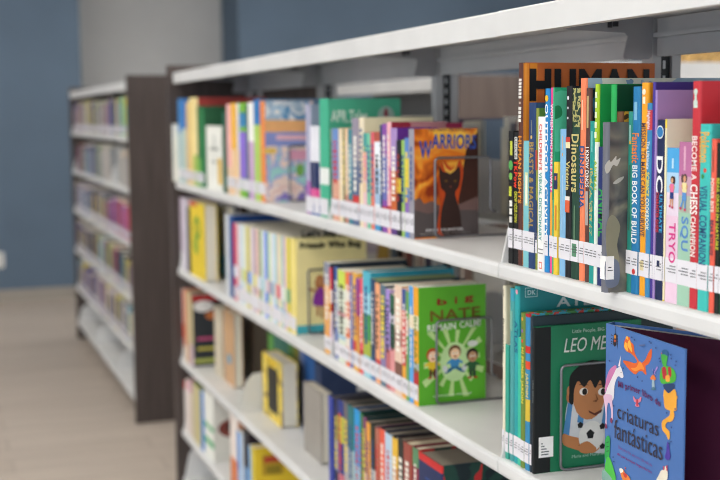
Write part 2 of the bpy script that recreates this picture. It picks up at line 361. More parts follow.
Z1=(.026,.058)
rowN1=[
(508,131,'#1d1e1f',dict(hard=False,mk=[(141,155,.1,.6,'#c8d048'),(200,206,.1,.7,'#e8e8e0'),(208,214,.1,.7,'#e8e8e0'),(216,222,.1,.7,'#d8d8d0'),(186,196,.2,.8,'#b8c040')],dot=[(165,.4,.008,'#58a858'),(176,.4,.006,'#78b858')],l='black paperback with yellow and green marks, first at the far end of the nearest bay')),
(512.6,132,'#17181a',dict(hard=False,mk=[(137,159,.2,.85,'#d8d8d2')],t=[('UNCLE',138,158,'#22242a',.35,.75),('TKPow',160,188,'#e8402c',.1,.95),('GROW YOUR OWN',191,222,'#c8c83c')],l='black paperback with red, white and yellow lettering beside the brown human rights book')),
(517,62.5,'#5a342c',dict(side='#c86a30',d=.243,hmax=.325,mk=[(79,81.5,.2,.8,'#e8e4dc'),(82.5,85,.2,.8,'#e8e4dc'),(86,88,.2,.8,'#e8e4dc'),(89,91.5,.2,.8,'#e8e4dc'),(92.5,95,.2,.8,'#e8e4dc'),(96,98.5,.2,.8,'#e8e4dc'),(102,104,.3,.7,'#c8b0a0'),(107,110,.2,.8,'#e8e4dc'),(111,114,.2,.8,'#e8e4dc'),(115,118,.2,.8,'#e8e4dc'),(119,122,.2,.8,'#e8e4dc')],t=[('HUMAN RIGHTS',136,203,'#f09a34')],l='very tall brown and orange hardback with huge black capital letters on its cover')),
(521.6,141,'#7cc0c8',dict(side='#6ab4c4',mk=[(172,205,.15,.6,'#d8e0a8'),(175,203,.25,.5,'#f0f0e4')],l='light blue slim book in front of the tall orange book with black capitals')),
(528,102.5,'#26406c',dict(side='#3a5878',t=[('BEASTS & MAGICAL',142,228,'#a88c50')],dot=[(137,.5,.003,'#d8b468')],mk=[(120,134,.45,.55,'#8a8c80')],l='navy hardback with gold spine lettering on beasts, beside the light blue slim book')),
(534.6,108,'#8a9440',dict(side='#5a8a3c',mk=[(150,170,.1,.9,'#c04830'),(200,240,.1,.9,'#2c3c60')])),
(537,116.7,'#f1f0ee',dict(side='#c8d4c8',lab=None,t=[("CHILDREN'S",124,170,'#d8524c',.3,.7),('VISUAL DICTIONARY',172,240,'#2a9c94',.3,.7)],mk=[(248,249,.1,.8,'#77787c'),(252,253,.1,.8,'#77787c'),(261,268,.2,.65,'#e08070'),(262.2,266.8,.29,.56,'#f1f0ee')],l="white children's dictionary with red and teal spine lettering")),
(544,88.5,'#2586c6',dict(side='#2a70b0',t=[('OUTDOOR ACTIVITY',104,236,'#f2f4f4')],dot=[(98.5,.5,.005,'#f0b830')],l='tall blue activity book with big white spine letters beside the pink one')),
(548.4,87.5,'#e84c8e',dict(side='#c04888',t=[('WOMEN WHO MAKE AWAY',104,191,'#f8dce8')],mk=[(192,240,.2,.8,'#e8a43c')],l='tall pink book with white slanted lettering beside the blue activity book')),
(552.4,87.5,'#3aa87c',dict(side='#3cae84',d=.22,dm=mat('#2fa878',.35,'print','#58c49c','#2a8a5a',9),mk=[(130,200,.1,.9,'#2c8a5c')],l='tall teal green hardback with mottled cover behind a pale blue slim book')),
(554,162,'#ecc83c',dict(hard=False,mk=[(173,189,.0,1,'#283058'),(176,180,.3,.7,'#e07848'),(205,230,.2,.6,'#d08030')],l='short yellow paperback with navy band beside the pale blue slim book')),
(558,129,'#84b8e0',dict(side='#9cc8e8',mk=[(136,150,.4,.5,'#e0b078'),(153,156,.4,.55,'#e8a868'),(175,230,.4,.5,'#b8d4ec')],l='pale blue slim hardback in front of the tall green mottled one')),
(564.3,86,'#1c1c20',dict(side='#2a2a30',t=[('Victoria',161,190,'#d8c880')],mk=[(137,142,.1,.9,'#c84434'),(142,148,.1,.9,'#e8dcae'),(196,200,.1,.9,'#e8e0d8'),(200,212,.1,.9,'#d8603c')],dot=[(98,.5,.003,'#d8d8e0'),(108,.5,.002,'#c8c8d0'),(118,.5,.002,'#c8c8d0')],l='tall black book with red and cream patch beside the dark green dinosaur book')),
(570,88,'#234436',dict(segs=[(85,127,mat('#23382c',.4,'print','#a8a468','#26402f',90))],side='#20302a',t=[('Dinosaurs',134,192,'#c8b878',.0,.95)],mk=[(205,240,.4,.6,'#5a7a60'),(243,256,.2,.8,'#5c9070')],l='dark green dinosaur book with gold curled lettering beside the coral one')),
(577.8,78,'#f0845c',dict(side='#b8c8cc',d=.24,dm=mat('#9cb4c8',.35,'print','#d8d8cc','#7898b8',22),t=[('DINOPEDIA',146,208,'#28508c',.05,.95)],mk=[(100,130,.4,.6,'#f8c0a0')],l='tall coral hardback with blue spine lettering and pale blue patterned cover')),
(583.4,88,'#5a3a34',dict(side='#283c50',dm=mat('#28587c',.35,'print','#16242c','#2c5064',20),t=[('I KNOW DINOS',147,187,'#f0ece8')],mk=[(96,128,.3,.7,'#b8a070'),(191,225,.2,.8,'#a8a09c')],l='tall brown book with white lettering beside the coral one')),
(588.3,121,'#1f948c',dict(side='#187c78',mk=[(131,152,.3,.6,'#70c0b8'),(168,235,.2,.8,mat('#2a9088',.4,'print','#c8b468','#2a9088',120))],l='teal book with speckled golden lower spine beside the brown one')),
(593.6,84,'#e4ece0',dict(segs=[(80,142,'#a8cc2c')],side='#22a050',d=.21,mk=[(92,98,.2,.8,'#e4ecc8'),(102,108,.2,.8,'#e4ecc8'),(112,118,.2,.8,'#e4ecc8'),(122,128,.2,.8,'#e4ecc8'),(132,138,.2,.8,'#e4ecc8')],t=[('ANIMAL',160,192,'#a4c440')],l='tall green book with lime and white spine')),
(597.4,147,'#25336c',dict(side='#1c5c58',t=[('ANIMAL',188,236,'#2c9c50')],l='navy book with green lettering beside the lime and white spine')),
(609.2,84.5,'#28ac58',dict(side='#0c4028',d=.21,l='tall dark green hardback with bright green spine behind the grey glossy book')),
(613.8,111.5,'#6a4428',dict(side='#8a6a30',d=.2,dm=mat('#6a4a2c',.35,'print','#c89c38','#4a3824',45),l='brown and ochre patterned book behind the grey glossy book')),
(619.5,122,'#6c6e78',dict(dx=-.029,side='#5c5c5a',d=.2,lab=None,dm=mat('#484a4e',.15,'fire','#6c6a64','#948e7a',12),l='grey glossy picture book pulled out a little past its neighbours')),
(625.5,111.5,'#2a8a7c',dict(side='#247468',mk=[(125,142,.3,.6,'#9cc8c0'),(141,144,.2,.6,'#e8b048'),(165,230,.3,.6,'#3c6c58')])),
(630.8,86.5,'#2478ac',dict(side='#1c6c9c',t=[('Fantastic',133,163,'#e88438',.0,.95),('BIG BOOK OF BUILD',165,243,'#eef2f4')],mk=[(102,120,.3,.7,'#7cb4d0')],dot=[(271,.5,.004,'#c83434')],l='tall blue book with orange and white spine lettering')),
(638.4,82.5,'#f0a428',dict(side='#d88c20',t=[('MISSION TO MARS CAN YOU SURVIVE',123,236,'#5c4450')],dot=[(92,.5,.004,'#f4e8d0')],mk=[(97,104,.3,.7,'#f4e8c8'),(260,270,.2,.8,'#e0d0a0')],l='tall amber book with dark spine lettering')),
(645,103,'#3a84b4',dict(segs=[(110,130,'#c8404c')],side='#3a78a4',t=[('Highlights',111,129,'#f0e4e4'),('The Ultimate',141,169,'#dce8ec',.2,.8),('SCIENCE',172,196,'#e8dc58'),('COOKBOOK',198,230,'#e8ecdc')],dot=[(268,.5,.004,'#e8ecf0')],l='blue science cookbook with red tag near the top of its spine')),
(650,82,'#45358c',dict(side='#3c2c74',d=.225,hmax=.29,l='tall indigo hardback behind the lilac one')),
(652.8,90,'#a084c0',dict(side='#a484b8',d=.2,l='tall lilac hardback with plain cover behind the navy comics book')),
(655,120,'#1c2850',dict(side='#1c2850',mk=[(258,268,.2,.8,'#c8ccd8'),(260,266,.32,.68,'#1c2850')],t=[('DC',156,192,'#f0f0f2',.08,.92),('ULTIMATE',194,232,'#3c9cd0',.08,.46),('CHARACTER GUIDE',192,232,'#c83840',.54,.92)],dot=[(132,.5,.0085,'#e8ecf0'),(132,.5,.007,'#2c78b4')],l='navy comics guide with large white letters and round emblem')),
(663,119,'#e8d048',dict(side='#e6dfcc',segs=[(128,300,'#e8e0b8')],d=.13,hard=False,l='pale book with bright yellow top edge between navy and sky blue ones')),
(664.8,148,'#e8c8dc',dict(hard=False,segs=[(100,172,'#4ca4dc'),(172,192,'#a8cce8'),(192,215,'#e4d4e4')],d=.125,t=[('TRYO',222,262,'#d8408c',.15,.7)],mk=[(158,168,.4,.55,'#b8dcf0')],l='sky blue and pink paperback with a girl in pink top on its spine')),
(677,142,'#a0c8b0',dict(hard=False,segs=[(100,176,'#b8709c'),(176,195,'#c8a0b0'),(195,212,'#b0b8a8')],d=.125,t=[('SQU',216,250,'#5c8cc8',.15,.8)],mk=[(146,170,.45,.6,'#d8a8c0')],l='rose and mint paperback with a girl in pale top and jeans')),
(690,81,'#c4343e',dict(side='#c8323c',d=.235,hmax=.29,t=[('BECOME A',136,180,'#f2e4e0',.2,.85),('CHESS',184,214,'#f4eeea',.05,.95),('CHAMPION',216,256,'#f2e4e0',.2,.85)],mk=[(105,108,.25,.75,'#c8dcd0'),(90,105,.38,.62,'#c8dcd0')],dot=[(92,.5,.004,'#c8dcd0'),(103,.5,.0045,'#c8dcd0')],l='tall red chess hardback with a pale green chess piece on the spine')),
(698.4,124,'#40bcb4',dict(side='#48c0bc',t=[('Pokémon',132,162,'#e8b040',.05,.95),('VISUAL COMPANION',185,264,'#2c5880',.15,.85)],dot=[(170,.4,.003,'#d84c38'),(176,.6,.003,'#3c8c48')],l='turquoise guide book with yellow script beside the red chess book')),
(709.4,139,'#e8604c',dict(side='#e0584c',t=[('POWER BITE',178,212,'#f4dcd0'),('BEAR BITE SIZE',220,255,'#38304c')],mk=[(150,172,.3,.6,'#a8483c')])),
(714.6,143,'#1c2420',dict(hard=False,t=[('BEAR GRASS',178,212,'#c8cc3c'),('IN NATURE',214,250,'#c8cc3c')])),
(719,120,'#1f5a3c',dict(mk=[(240,270,.3,.5,'#d8dcd8')])),
(727,100,'#a83848',dict()),
(736,115,'#3c6cb0',dict()),
]
o1=row(rowN1,746,200,S1,N1,lab=Z1,clear=.33)
def roots(rs,txt): return [r for r in rs if txt in r['label']][0]
hb=roots(o1,'very tall brown')
pa,pb=near_pt(hb,529,101.5),near_pt(hb,649,69)
words(hb,'HUMAN',"near",pa[0],pa[1],min(pb[0],.24),pb[1],'#14161a',bold=2)
art(hb,[(rect(.0015,.001,.0115,.3225),'#e88c30'),(rect(.013,.001,.026,.3225),'#e08a2c'),(rect(.004,.001,.007,.3225),'#f0a040')],name='cloth_hinge')
gb=roots(o1,'grey glossy picture')
def q1(u,v,p=gb): w=on_y(u,v,p.location.y); return (w.x-p.location.x,w.z-p.location.z)
art(gb,[(smooth([q1(604.8,166),q1(609,160),q1(611,162),q1(616,156),q1(616.5,160),q1(620.5,158),q1(617,166),q1(613,165),q1(609,172),q1(606,173)]),'#c9c6bd'),(smooth([q1(613,183),q1(618,178.5),q1(624,176.5),q1(621,181),q1(616,184)]),'#b4b1a9'),(smooth([q1(607,222),q1(613,215),q1(620,226),q1(617,245),q1(619,262),q1(609,266),q1(606,245)]),'#8a8670'),(smooth([q1(605,262),q1(612,258),q1(619,264),q1(618,284),q1(606,286)]),'#6c7488')],name='cover_art')  # glare on the glossy cover, painted on as flat pale patches
tt=gb['_t']; m=MB().box(-.0006,.012,-.0006,-.0002,.018,.05).box(-.0006,-.0002,-.0003,tt*.98,.018,.05)
lbw=m.build('spine_label',mat('#f4f3f2',.3),gb)
art(lbw,[([(.003,.034),(.008,.034),(.008,.0355),(.003,.0355)],'#55565a'),([(.002,.030),(.010,.030),(.010,.0312),(.002,.0312)],'#55565a')],name='call_number',e0=.0009)
# figures printed on the two paperbacks
def figure(root,t,zt,s,top,bottom,hair,skin='#d8a078',run=0):
    it=[]
    def P(pts,c): it.append(([(zt-b*s,-(t*.5+a*s)) for a,b in pts],c))
    P(ell(-.02,.14,.13,.15),hair); P(ell(.13*(1 if run else -1),.16,.08,.16),hair); P(ell(0,.17,.08,.11),skin)
    P([(-.13,.3),(.13,.3),(.16,.5),(.1,.66),(-.1,.66),(-.16,.5)],top)
    P([(.13,.32),(.2,.42),(.13,.55),(.1,.5)],skin); P([(-.13,.32),(-.2,.42),(-.13,.55),(-.1,.5)],skin)
    P([(-.11,.64),(.11,.64),(.13,.92),(-.13,.92)],bottom)
    P([(-.1,.9),(-.01,.9),(-.03,1.2),(-.09,1.2)],bottom if run else skin); P([(.02,.9),(.1,.9),(.13+run*.1,1.15),(.06+run*.1,1.2)],bottom if run else skin)
    P(ell(-.06,1.24,.07,.05),'#c03c64'); P(ell(.1+run*.1,1.2,.07,.05),'#c03c64')
    art(root,it,'spine','cover_figure')
r_=roots(o1,'girl in pink'); figure(r_,r_['_t'],on_x(668,176,.012).z-S1,.032,'#e8709c','#2c4080','#3a2428')
r_=roots(o1,'girl in pale'); figure(r_,r_['_t'],on_x(682,174,.012).z-S1,.036,'#e8dca0','#5c94d0','#5c4444',run=1)
# sticker stub at the top of a red book
# ------------------------------------------------------------------ near bay, second shelf

mk=lambda *a:list(a)
rowN2=[
(501,282,'#e8e0c6',dict(side='#d8d0b8',d=.2,t=[('Praxiteles',318,352,'#4a4640',.2,.75)],mk=[(288,296,.4,.55,'#6a6660')],l='cream slim book at the far end of the second shelf, nearest bay')),
(505.2,345,'#36a08c',dict(hard=False,side='#2c9080')),
(508.6,285,'#4a9c9c',dict(side='#5a8c50',segs=[(275,300,'#3c9cb0')],mk=[(310,330,.2,.8,'#7cb0a0')],d=.2)),
(512.5,279.5,'#2aa0a4',dict(side='#25868c',d=.25,hmax=.295,t=[('ATLAS',320,352,'#1c6484',.1,.8)],dot=[(291,.3,.004,'#e89cb0')],l='big turquoise atlas with white letters and boxed publisher letters on cover')),
(516.7,338,'#3cbc9c',dict(hard=False,side='#30a890',l='short mint green slim book in front of the big turquoise atlas')),
(520,313.5,'#6c8438',dict(side='#5c7c34',d=.22,t=[('MI PRIMER JARDIN',346,402,'#e0d048')],dot=[(318,.5,.003,'#e8a040'),(330,.5,.003,'#8c6cb0'),(340,.5,.003,'#e05040')],l='olive green book with yellow spine lettering and coloured dots')),
(524.4,314,'#3488b4',dict(side='#4c9080',d=.2,dm=mat('#4a8a48',.4,'print','#3c9cb4','#c84838',60),segs=[(300,316,'#b02830'),(345,352,'#c83430'),(360,368,'#d8482c'),(398,420,'#d8b83c')],t=[('JARDIN',372,396,'#e8d060')],l='blue book with red patches at the top of the spine beside the olive one')),
(529,317,'#28343e',dict(side='#26363c',d=.262,hmax=.262,mk=[(330,345,.3,.6,'#5c6870')],l='large dark slate hardback behind the green football picture book')),
(531.3,327.5,'#14181a',dict(side='#1b7450',d=.195,lab=None,t=[('LEO MESSI',380,402,'#8c9494',.3,.6)],l='green picture book with black cloth hinge and a boy holding a football')),
]
o2=row(rowN2,534,400,S2,N2,lab=(.012,.046),clear=.29)
at=roots(o2,'big turquoise'); 
def near_pt(root,u,v): w=on_y(u,v,root.location.y); return (w.x-root.location.x,w.z-root.location.z)
a,b=near_pt(at,525,297.5),near_pt(at,537.5,287)
art(at,[(rect(a[0],a[1],b[0],b[1]),'#a8ccd0'),(rect(a[0]+.0012,a[1]+.0012,b[0]-.0012,b[1]-.0012),'#25868c')],name='logo_box')
words(at,'DK','near',a[0]+.004,a[1]+.004,b[0]-.004,b[1]-.004,'#b8d8dc')
a,b=near_pt(at,556,307),near_pt(at,614,299); words(at,'ATLAS','near',a[0],a[1],b[0],near_pt(at,556,297)[1],'#c4d4d4')
ms=roots(o2,'green picture book')
def G(u,v): return near_pt(ms,u,v)
h_=ms['_h']
art(ms,[(rect(.0005,0.0006,G(550.5,400)[0],h_-.0006),'#15191a')],name='cloth_hinge')
it=[]
def add(pts,c,s=True): it.append((smooth([G(*p) for p in pts]) if s else [G(*p) for p in pts],c))
def EL(u,v,ru,rv,c,rot=0): 
    a=G(u,v); it.append((ell(a[0],a[1],ru/640.,rv/640.,rot),c))
add([(570,395),(580,385),(604,388),(622,398),(630,440),(622,452),(590,452),(570,440),(565,420)],'#c8ccd0')       # shirt
for k,(p) in enumerate([(568,402),(582,390),(606,394)]): add([p,(p[0]+5,p[1]-3),(p[0]+1,p[1]+34),(p[0]-5,p[1]+32)],'#4a84b8',False)
add([(563,434),(571,436),(592,441),(600,446),(592,453),(574,449),(563,444)],'#b87a4c')     # arm
EL(570.5,397,5,6.5,'#a86c44'); EL(589,395,19,26,'#b67a4e')
EL(570,391,4,6,'#b67a4e')
add([(569,392),(570,376),(579,366),(592,360),(606,364),(614,376),(613,390),(608,380),(603,388),(600,380),(595,388),(590,380),(584,387),(578,381),(574,390),(573,404),(569,402)],'#141414')
for u in (583.5,602): EL(u,391.5,5,4,'#e8e4de'); EL(u+1,391.5,3,3.6,'#16110e')
add([(578,385),(583,383),(589,385),(583,384.6)],'#241a14',False); add([(597,385),(602,383),(607,385),(602,384.6)],'#241a14',False)
add([(595,392),(598,399),(596,402),(592,401),(594,400.4),(596.4,399.4)],'#7c4c2c',False)
add([(588,410),(594,413),(602,409),(601,412),(595,415.5),(589,412.5)],'#5c2c20',False)
EL(591,436,15,16.5,'#dcdcd8')
for (u,v,a,b) in ((590,434,5,5.5),(580,425,3.6,3.6),(602,426,3.8,3.6),(581,446,3.8,3.4),(602,446,3.6,3.4)):
    g=G(u,v); it.append((ell(g[0],g[1],a/640,b/640,.3,5),'#17191b'))
add([(578,446),(586,441),(592,444),(596,449),(588,453),(580,452)],'#b87a4c')
art(ms,it,name='cover_art',de=.00005)
a,b=G(563.5,352.5),G(619,335); words(ms,'LEO MESSI','near',a[0],a[1],b[0],a[1]+.0225,'#cfd8d2',bold=False,warp=lambda x,z,gx,gy:(x+.004*gy,z))
a,b=G(572,334),G(622,326.5); words(ms,'Little People, BIG DREAMS','near',a[0],a[1],b[0],a[1]+.0075,'#b4ccc0',bold=False,name='subtitle')
a=G(566,458); words(ms,'Maria and Maria Isabel','near',a[0]+.01,a[1]-.001,a[0]+.08,a[1]+.004,'#9cc0b0',bold=False,name='subtitle')
a,b=G(538.5,458),G(553,436)
lbo=MB().box(a[0],b[0],-.0009,-.0006,a[1],b[1]).build('spine_label',mat('#eeeeec',.3),ms)
art(lbo,[(rect(a[0]+.004,a[1]+.004+.0045*k,a[0]+.004+w,a[1]+.0058+.0045*k),'#50545a') for k,w in enumerate((.013,.014,.010,.006,.003))],name='call_number',e0=.0012,de=0)
e_=on_y(561.5,366,ms.location.y-.005)
bookend(e_.x,e_.x+.118,ms.location.y-.0045,S2+.003,e_.z,'wire bookend standing in front of the green football picture book')
# ------------------------------------------------------------------ the opened blue picture book
hx,hy=.012,-.3195; H=.2795; LW=.2
cb=empty('picture_book',(hx,hy,S2)); cb.rotation_euler=(0,0,-PI/2-.045)
tag(cb,'blue Spanish picture book standing open with unicorn and phoenix on the cover','book','books on the '+N2)
blue='#4a72b0'
MB().box(0,LW,-.0012,.0012,0,H).build('front_cover',mat(blue,.4,scale=12),cb)
# boards and block swing back behind the front cover (local frame: +x runs along the cover, +y goes into the shelf)
ang=.50
def swing(x,y): return (x*math.cos(ang)-y*math.sin(ang), x*math.sin(ang)+y*math.cos(ang))
def slab(name,x0,x1,y0,y1,z0,z1,m):
    V=[(*swing(x,y),z) for z in (z0,z1) for y in (y0,y1) for x in (x0,x1)]
    return mesh_obj(name,V,[(0,2,3,1),(4,5,7,6),(0,1,5,4),(2,6,7,3),(0,4,6,2),(1,3,7,5)],m,cb)
slab('end_paper',.004,LW-.001,.0029,.0034,.0035,H-.0035,mat('#42102f',.6,scale=10))
slab('page_block',.004,LW-.004,.0035,.0145,.004,H-.004,mat('#dcd8d0',.8,'pages'))
slab('back_cover',.003,LW,.0150,.0172,0,H,mat(blue,.4,scale=12))
V=[(-.001,-.001,0),(.002,.0,0),(.0,.005,0),(*swing(.003,.016),0),(*swing(-.001,.0172),0),(-.004,.006,0)]
mesh_obj('spine_cover',V+[(x,y,H) for x,y,_ in V],[(0,1,2,3,4,5),(11,10,9,8,7,6)]+[(i,6+i,6+(i+1)%6,(i+1)%6) for i in range(6)],mat(blue,.4,scale=12),cb)
MB().box(0.0012,LW-.0005,.00125,.00155,.001,H-.001).build('end_paper',mat('#42102f',.6,scale=10),cb)
# cover picture, coordinates measured on the cover plane
nrm=Vector((-math.cos(.045),math.sin(.045),0)); ex=Vector((math.cos(-PI/2-.045),math.sin(-PI/2-.045),0))
def K(u,v):
    d=sight(u,v); P0=Vector((hx,hy,S2)); t=(P0-CAM).dot(nrm)/d.dot(nrm); p=CAM+d*t
    return ((p-P0).dot(ex),p.z-S2)
Ks=lambda x,y:K(600+x/5.65,315+y/5.65)          # upper detail frame
Kt=lambda x,y:K(600+x/5.65,395+y/5.65)          # lower detail frame
it=[]
def KP(f,pts,c,s=True): 
    q=[f(*p) for p in pts]; it.append((smooth(q) if s else q,c))
# phoenix
KP(Ks,[(150,130),(172,125),(178,150),(195,170),(200,210),(222,255),(240,270),(262,250),(278,215),(297,190),(296,240),(280,275),(262,290),(268,335),(255,330),(245,318),(225,318),(205,335),(180,318),(155,290),(135,258),(170,262),(200,272),(215,262),(196,232),(175,215),(150,200),(140,170)],'#d8602c')
KP(Ks,[(228,262),(245,280),(255,310),(235,305),(205,318),(180,300),(210,295)],'#e88a34')
for p in ([(142,180),(150,150),(160,175),(162,205)],[(160,170),(172,140),(180,165),(186,210)],[(150,130),(160,118),(165,140)]): KP(Ks,p,'#f0b040')
# spider on a thread
KP(Ks,[(92,60),(94,60),(93,110),(91,110)],'#2a3048',False)
KP(Ks,[(86,108),(97,106),(100,130),(98,165),(88,178),(80,160),(82,130)],'#2c2830'); KP(Ks,[(86,115),(95,115),(96,130),(87,132)],'#c88030'); KP(Ks,[(84,140),(96,140),(94,152),(86,152)],'#a84830')
for y in (120,140,155,168):
    KP(Ks,[(84,y),(68,y-12),(64,y+22),(67,y-6)],'#2c2830',False); KP(Ks,[(97,y),(106,y-10),(104,y+30),(103,y-4)],'#2c2830',False)
# unicorn
KP(Ks,[(105,300),(122,290),(136,330),(138,352),(126,355),(112,345),(100,360),(88,400),(80,480),(30,480),(45,420),(60,360),(80,310)],'#ddd8dc')
KP(Ks,[(88,285),(60,310),(45,350),(36,400),(34,440),(48,410),(66,370),(90,320),(100,292)],'#c678a8')
KP(Ks,[(108,290),(120,288),(124,228)],'#e4dce0',False); KP(Ks,[(122,322),(128,322),(126,328)],'#2a2430',False)
KP(Kt,[(28,0),(72,0),(76,40),(80,95),(78,140),(70,130),(70,95),(60,45),(48,60),(44,150),(46,185),(36,180),(38,110),(32,50)],'#d8b4cc'); KP(Kt,[(66,130),(77,135),(74,160),(64,150)],'#7c3458'); KP(Kt,[(36,160),(46,170),(46,188),(34,184)],'#7c3458')
# genie
KP(Ks,[(352,225),(362,200),(380,196),(392,210),(390,235),(384,270),(382,292),(370,298),(358,270)],'#44a444')
KP(Ks,[(355,220),(360,200),(378,194),(392,208),(390,232),(372,222)],'#2c5c8c'); KP(Ks,[(352,215),(356,212),(357,224)],'#d84030',False)
KP(Ks,[(352,300),(372,292),(400,290),(425,310),(437,345),(430,375),(405,385),(360,388),(345,360)],'#4cac3c')
KP(Ks,[(358,300),(378,296),(384,345),(365,360)],'#b02c38'); KP(Ks,[(392,296),(408,300),(410,345),(396,350)],'#b02c38')
KP(Ks,[(378,345),(398,340),(402,372),(382,375)],'#e8a040'); KP(Ks,[(368,390),(425,388),(424,420),(398,440),(372,418)],'#28406c')
KP(Ks,[(370,420),(395,442),(428,418),(440,450),(440,510),(436,540),(380,530),(368,480)],'#e8a43c')
KP(Kt,[(368,-5),(440,0),(438,40),(424,80),(428,120),(412,148),(385,155),(378,180),(400,205),(402,240),(394,252),(382,225),(360,195),(358,150),(384,128),(402,110),(400,70),(376,30)],'#e8a43c')
KP(Kt,[(384,285),(390,262),(398,285),(402,320),(406,352),(390,368),(374,350),(382,320)],'#4c3c9c')
# mushroom, fairy
KP(Ks,[(292,360),(308,336),(324,360),(312,368)],'#e07838'); KP(Ks,[(303,368),(313,368),(316,410),(302,412)],'#9cb4c0'); KP(Ks,[(296,420),(308,405),(324,418),(312,424)],'#50788c')
KP(Ks,[(302,300),(315,318),(330,290),(334,300),(318,325),(324,338),(310,330),(304,338),(308,322)],'#a888d0'); KP(Ks,[(308,310),(316,310),(314,332),(308,332)],'#3c4c98')
KP(Kt,[(196,5),(216,30),(240,8),(238,35),(222,46),(232,62),(218,66),(206,58),(212,44),(200,34)],'#d87c90'); KP(Kt,[(214,25),(224,28),(222,60),(214,58)],'#b83c4c')
# mermaid, dragon, castle figure
KP(Kt,[(38,250),(52,228),(64,245),(64,300),(60,345),(44,370),(34,340),(36,290)],'#2c9c4c'); KP(Kt,[(44,360),(60,350),(80,400),(96,480),(40,480),(34,420)],'#4cb848'); KP(Kt,[(24,420),(50,440),(76,480),(22,480)],'#7ca498')
for y in (265,290,315): KP(Kt,[(44,y),(58,y-4),(58,y+2),(44,y+6)],'#1c7038',False)
KP(Kt,[(120,415),(138,418),(150,440),(168,455),(178,480),(140,480),(126,450)],'#e0803c'); KP(Kt,[(118,416),(132,414),(140,430),(124,440)],'#e8e4d8'); KP(Kt,[(148,408),(156,408),(152,422)],'#c84838',False); KP(Kt,[(140,440),(160,448),(158,466),(146,462)],'#c83c34')
KP(Kt,[(340,455),(355,425),(372,420),(378,398),(386,420),(392,440),(384,480),(330,480)],'#e4dcc8'); KP(Kt,[(384,398),(390,396),(390,428),(384,426)],'#d0404c',False); KP(Kt,[(366,402),(371,400),(374,425),(368,424)],'#d0404c',False)
KP(Ks,[(228,168),(262,165),(262,172),(230,175)],'#5f6c94',False)
for x,y in ((62,258),(140,300),(325,185),(288,150),(298,158),(410,225),(412,245),(437,283),(440,262),(345,245),(350,262),(222,350),(248,372),(190,125),(205,140)): KP(Ks,[(x-5,y),(x,y-6),(x+5,y),(x,y+6)],'#2c4478',False)
for x,y in ((86,60),(84,350),(88,375),(415,182),(412,262),(400,272),(388,100),(436,78)): KP(Kt,[(x-5,y),(x,y-6),(x+5,y),(x,y+6)],'#2c4478',False)
art(cb,it,name='cover_art',e0=.0014,de=.00002)
def kw(s,f,x0,y0,x1,y1,hh,c,bold=True,bend=0,name='title'):
    """lettering whose baseline runs from (x0,y0) to (x1,y1) of the detail frame"""
    a=f(x0,y0); b=f(x1,y1); sc_=hh
    def w(x,z,gx,gy):
        return (a[0]+(b[0]-a[0])*gx, a[1]+(b[1]-a[1])*gx+sc_*gy+bend*math.sin(PI*gx))
    words(cb,s,'near',0,0,1,1,c,bold=bold,e=.0027,warp=w,name=name)
kw('Mi primer libro de',Ks,112,418,350,530,.0115,'#5c2860',bend=.004)
kw('criaturas',Kt,106,128,340,235,.0195,'#343040',False)
kw('fantásticas',Kt,88,240,362,372,.0270,'#343040',False)
kw('Descubre los secretos de más de',Kt,112,300,304,405,.0042,'#7a3c84',False,name='subtitle')
kw('80 personajes legendarios',Kt,108,342,302,447,.0046,'#7a2c74',True,name='subtitle')
# ================================================================== second bay
M1='upper shelf of the second bay'
redb=[(.17,.24,'#c23a34')]
def mid(seg): return dict(hard=False,**seg)
rowM1=[
(328.6,129,'#8a9c80',dict(hard=False,zs=[(.0,.5,'#7a9488')])),
(332.6,128.5,'#e0a890',dict(hard=False,zs=[(.45,1,'#6c90c8'),(.12,.25,'#d07c60')])),
(338.6,128.5,'#ecd8b4',dict(hard=False)),
(343,129,'#6a7048',dict(hard=False)),
(345,128.5,'#f0cca4',dict(hard=False,zs=[(.0,.3,'#c88878')])),
(348.3,129,'#3a8490',dict(hard=False,zs=[(.5,.8,'#5c9cac'),(.1,.25,'#c85c50')])),
(352.6,118,'#5c6c90',dict(hard=False,zs=[(.6,1,'#9890a0'),(.14,.28,'#c83c3c')],side='#8c8c90')),
(359,117.5,'#ecdcb8',dict(side='#d8d0b0',d=.165,zs=[(.7,1,'#e8dcc0')])),
(363.4,133,'#e48cac',dict(hard=False,zs=[(0,.5,'#e8c0c8'),(.8,1,'#3c9494')])),
(367,133,'#74c4a4',dict(hard=False,zs=[(.1,.25,'#c87058')])),
(371,132,'#e47c6c',dict(hard=False,zs=[(.7,1,'#d8606c')])),
(374.3,142,'#e8eef4',dict(hard=False,zs=[(.3,.7,'#a8c4e0'),(0,.16,'#3c98c8')])),
(379.8,125,'#2c4468',dict(hard=False)),
(382,123.5,'#8c50a8',dict(side='#a02c54',zs=[(.3,.7,'#6c74b8'),(.12,.24,'#b82c34')])),
(387,122,'#ecb0b8',dict(side='#8c2038',d=.125,zs=[(.1,.25,'#b83434'),(.4,.6,'#d880a8')],dm=mat('#8a2038',.4,'print','#8a2038','#a8747c',12))),
(390.6,128,'#a88cc4',dict(hard=False,side='#5c2c8c',zs=[(.2,.6,'#d06c3c'),(0,.2,'#5c3c80')],d=.09)),
(396.8,140,'#20242c',dict(hard=False,d=.06,zs=[(.45,.6,'#d8c43c')])),
(400.8,140,'#9cc468',dict(hard=False,d=.07,side='#a8c070')),
(403.8,138,'#5c84c4',dict(hard=False,d=.08,zs=[(.5,.8,'#d8c84c'),(.2,.4,'#8c6cb4')])),
(408,129,'#9a98a2',dict(hard=False,d=.137,side='#d8702c',dm=mat('#8a3010',.35,'fire','#e07820','#f4c448',13),l='orange and brown fantasy paperback with a dark cat on its front')),
]
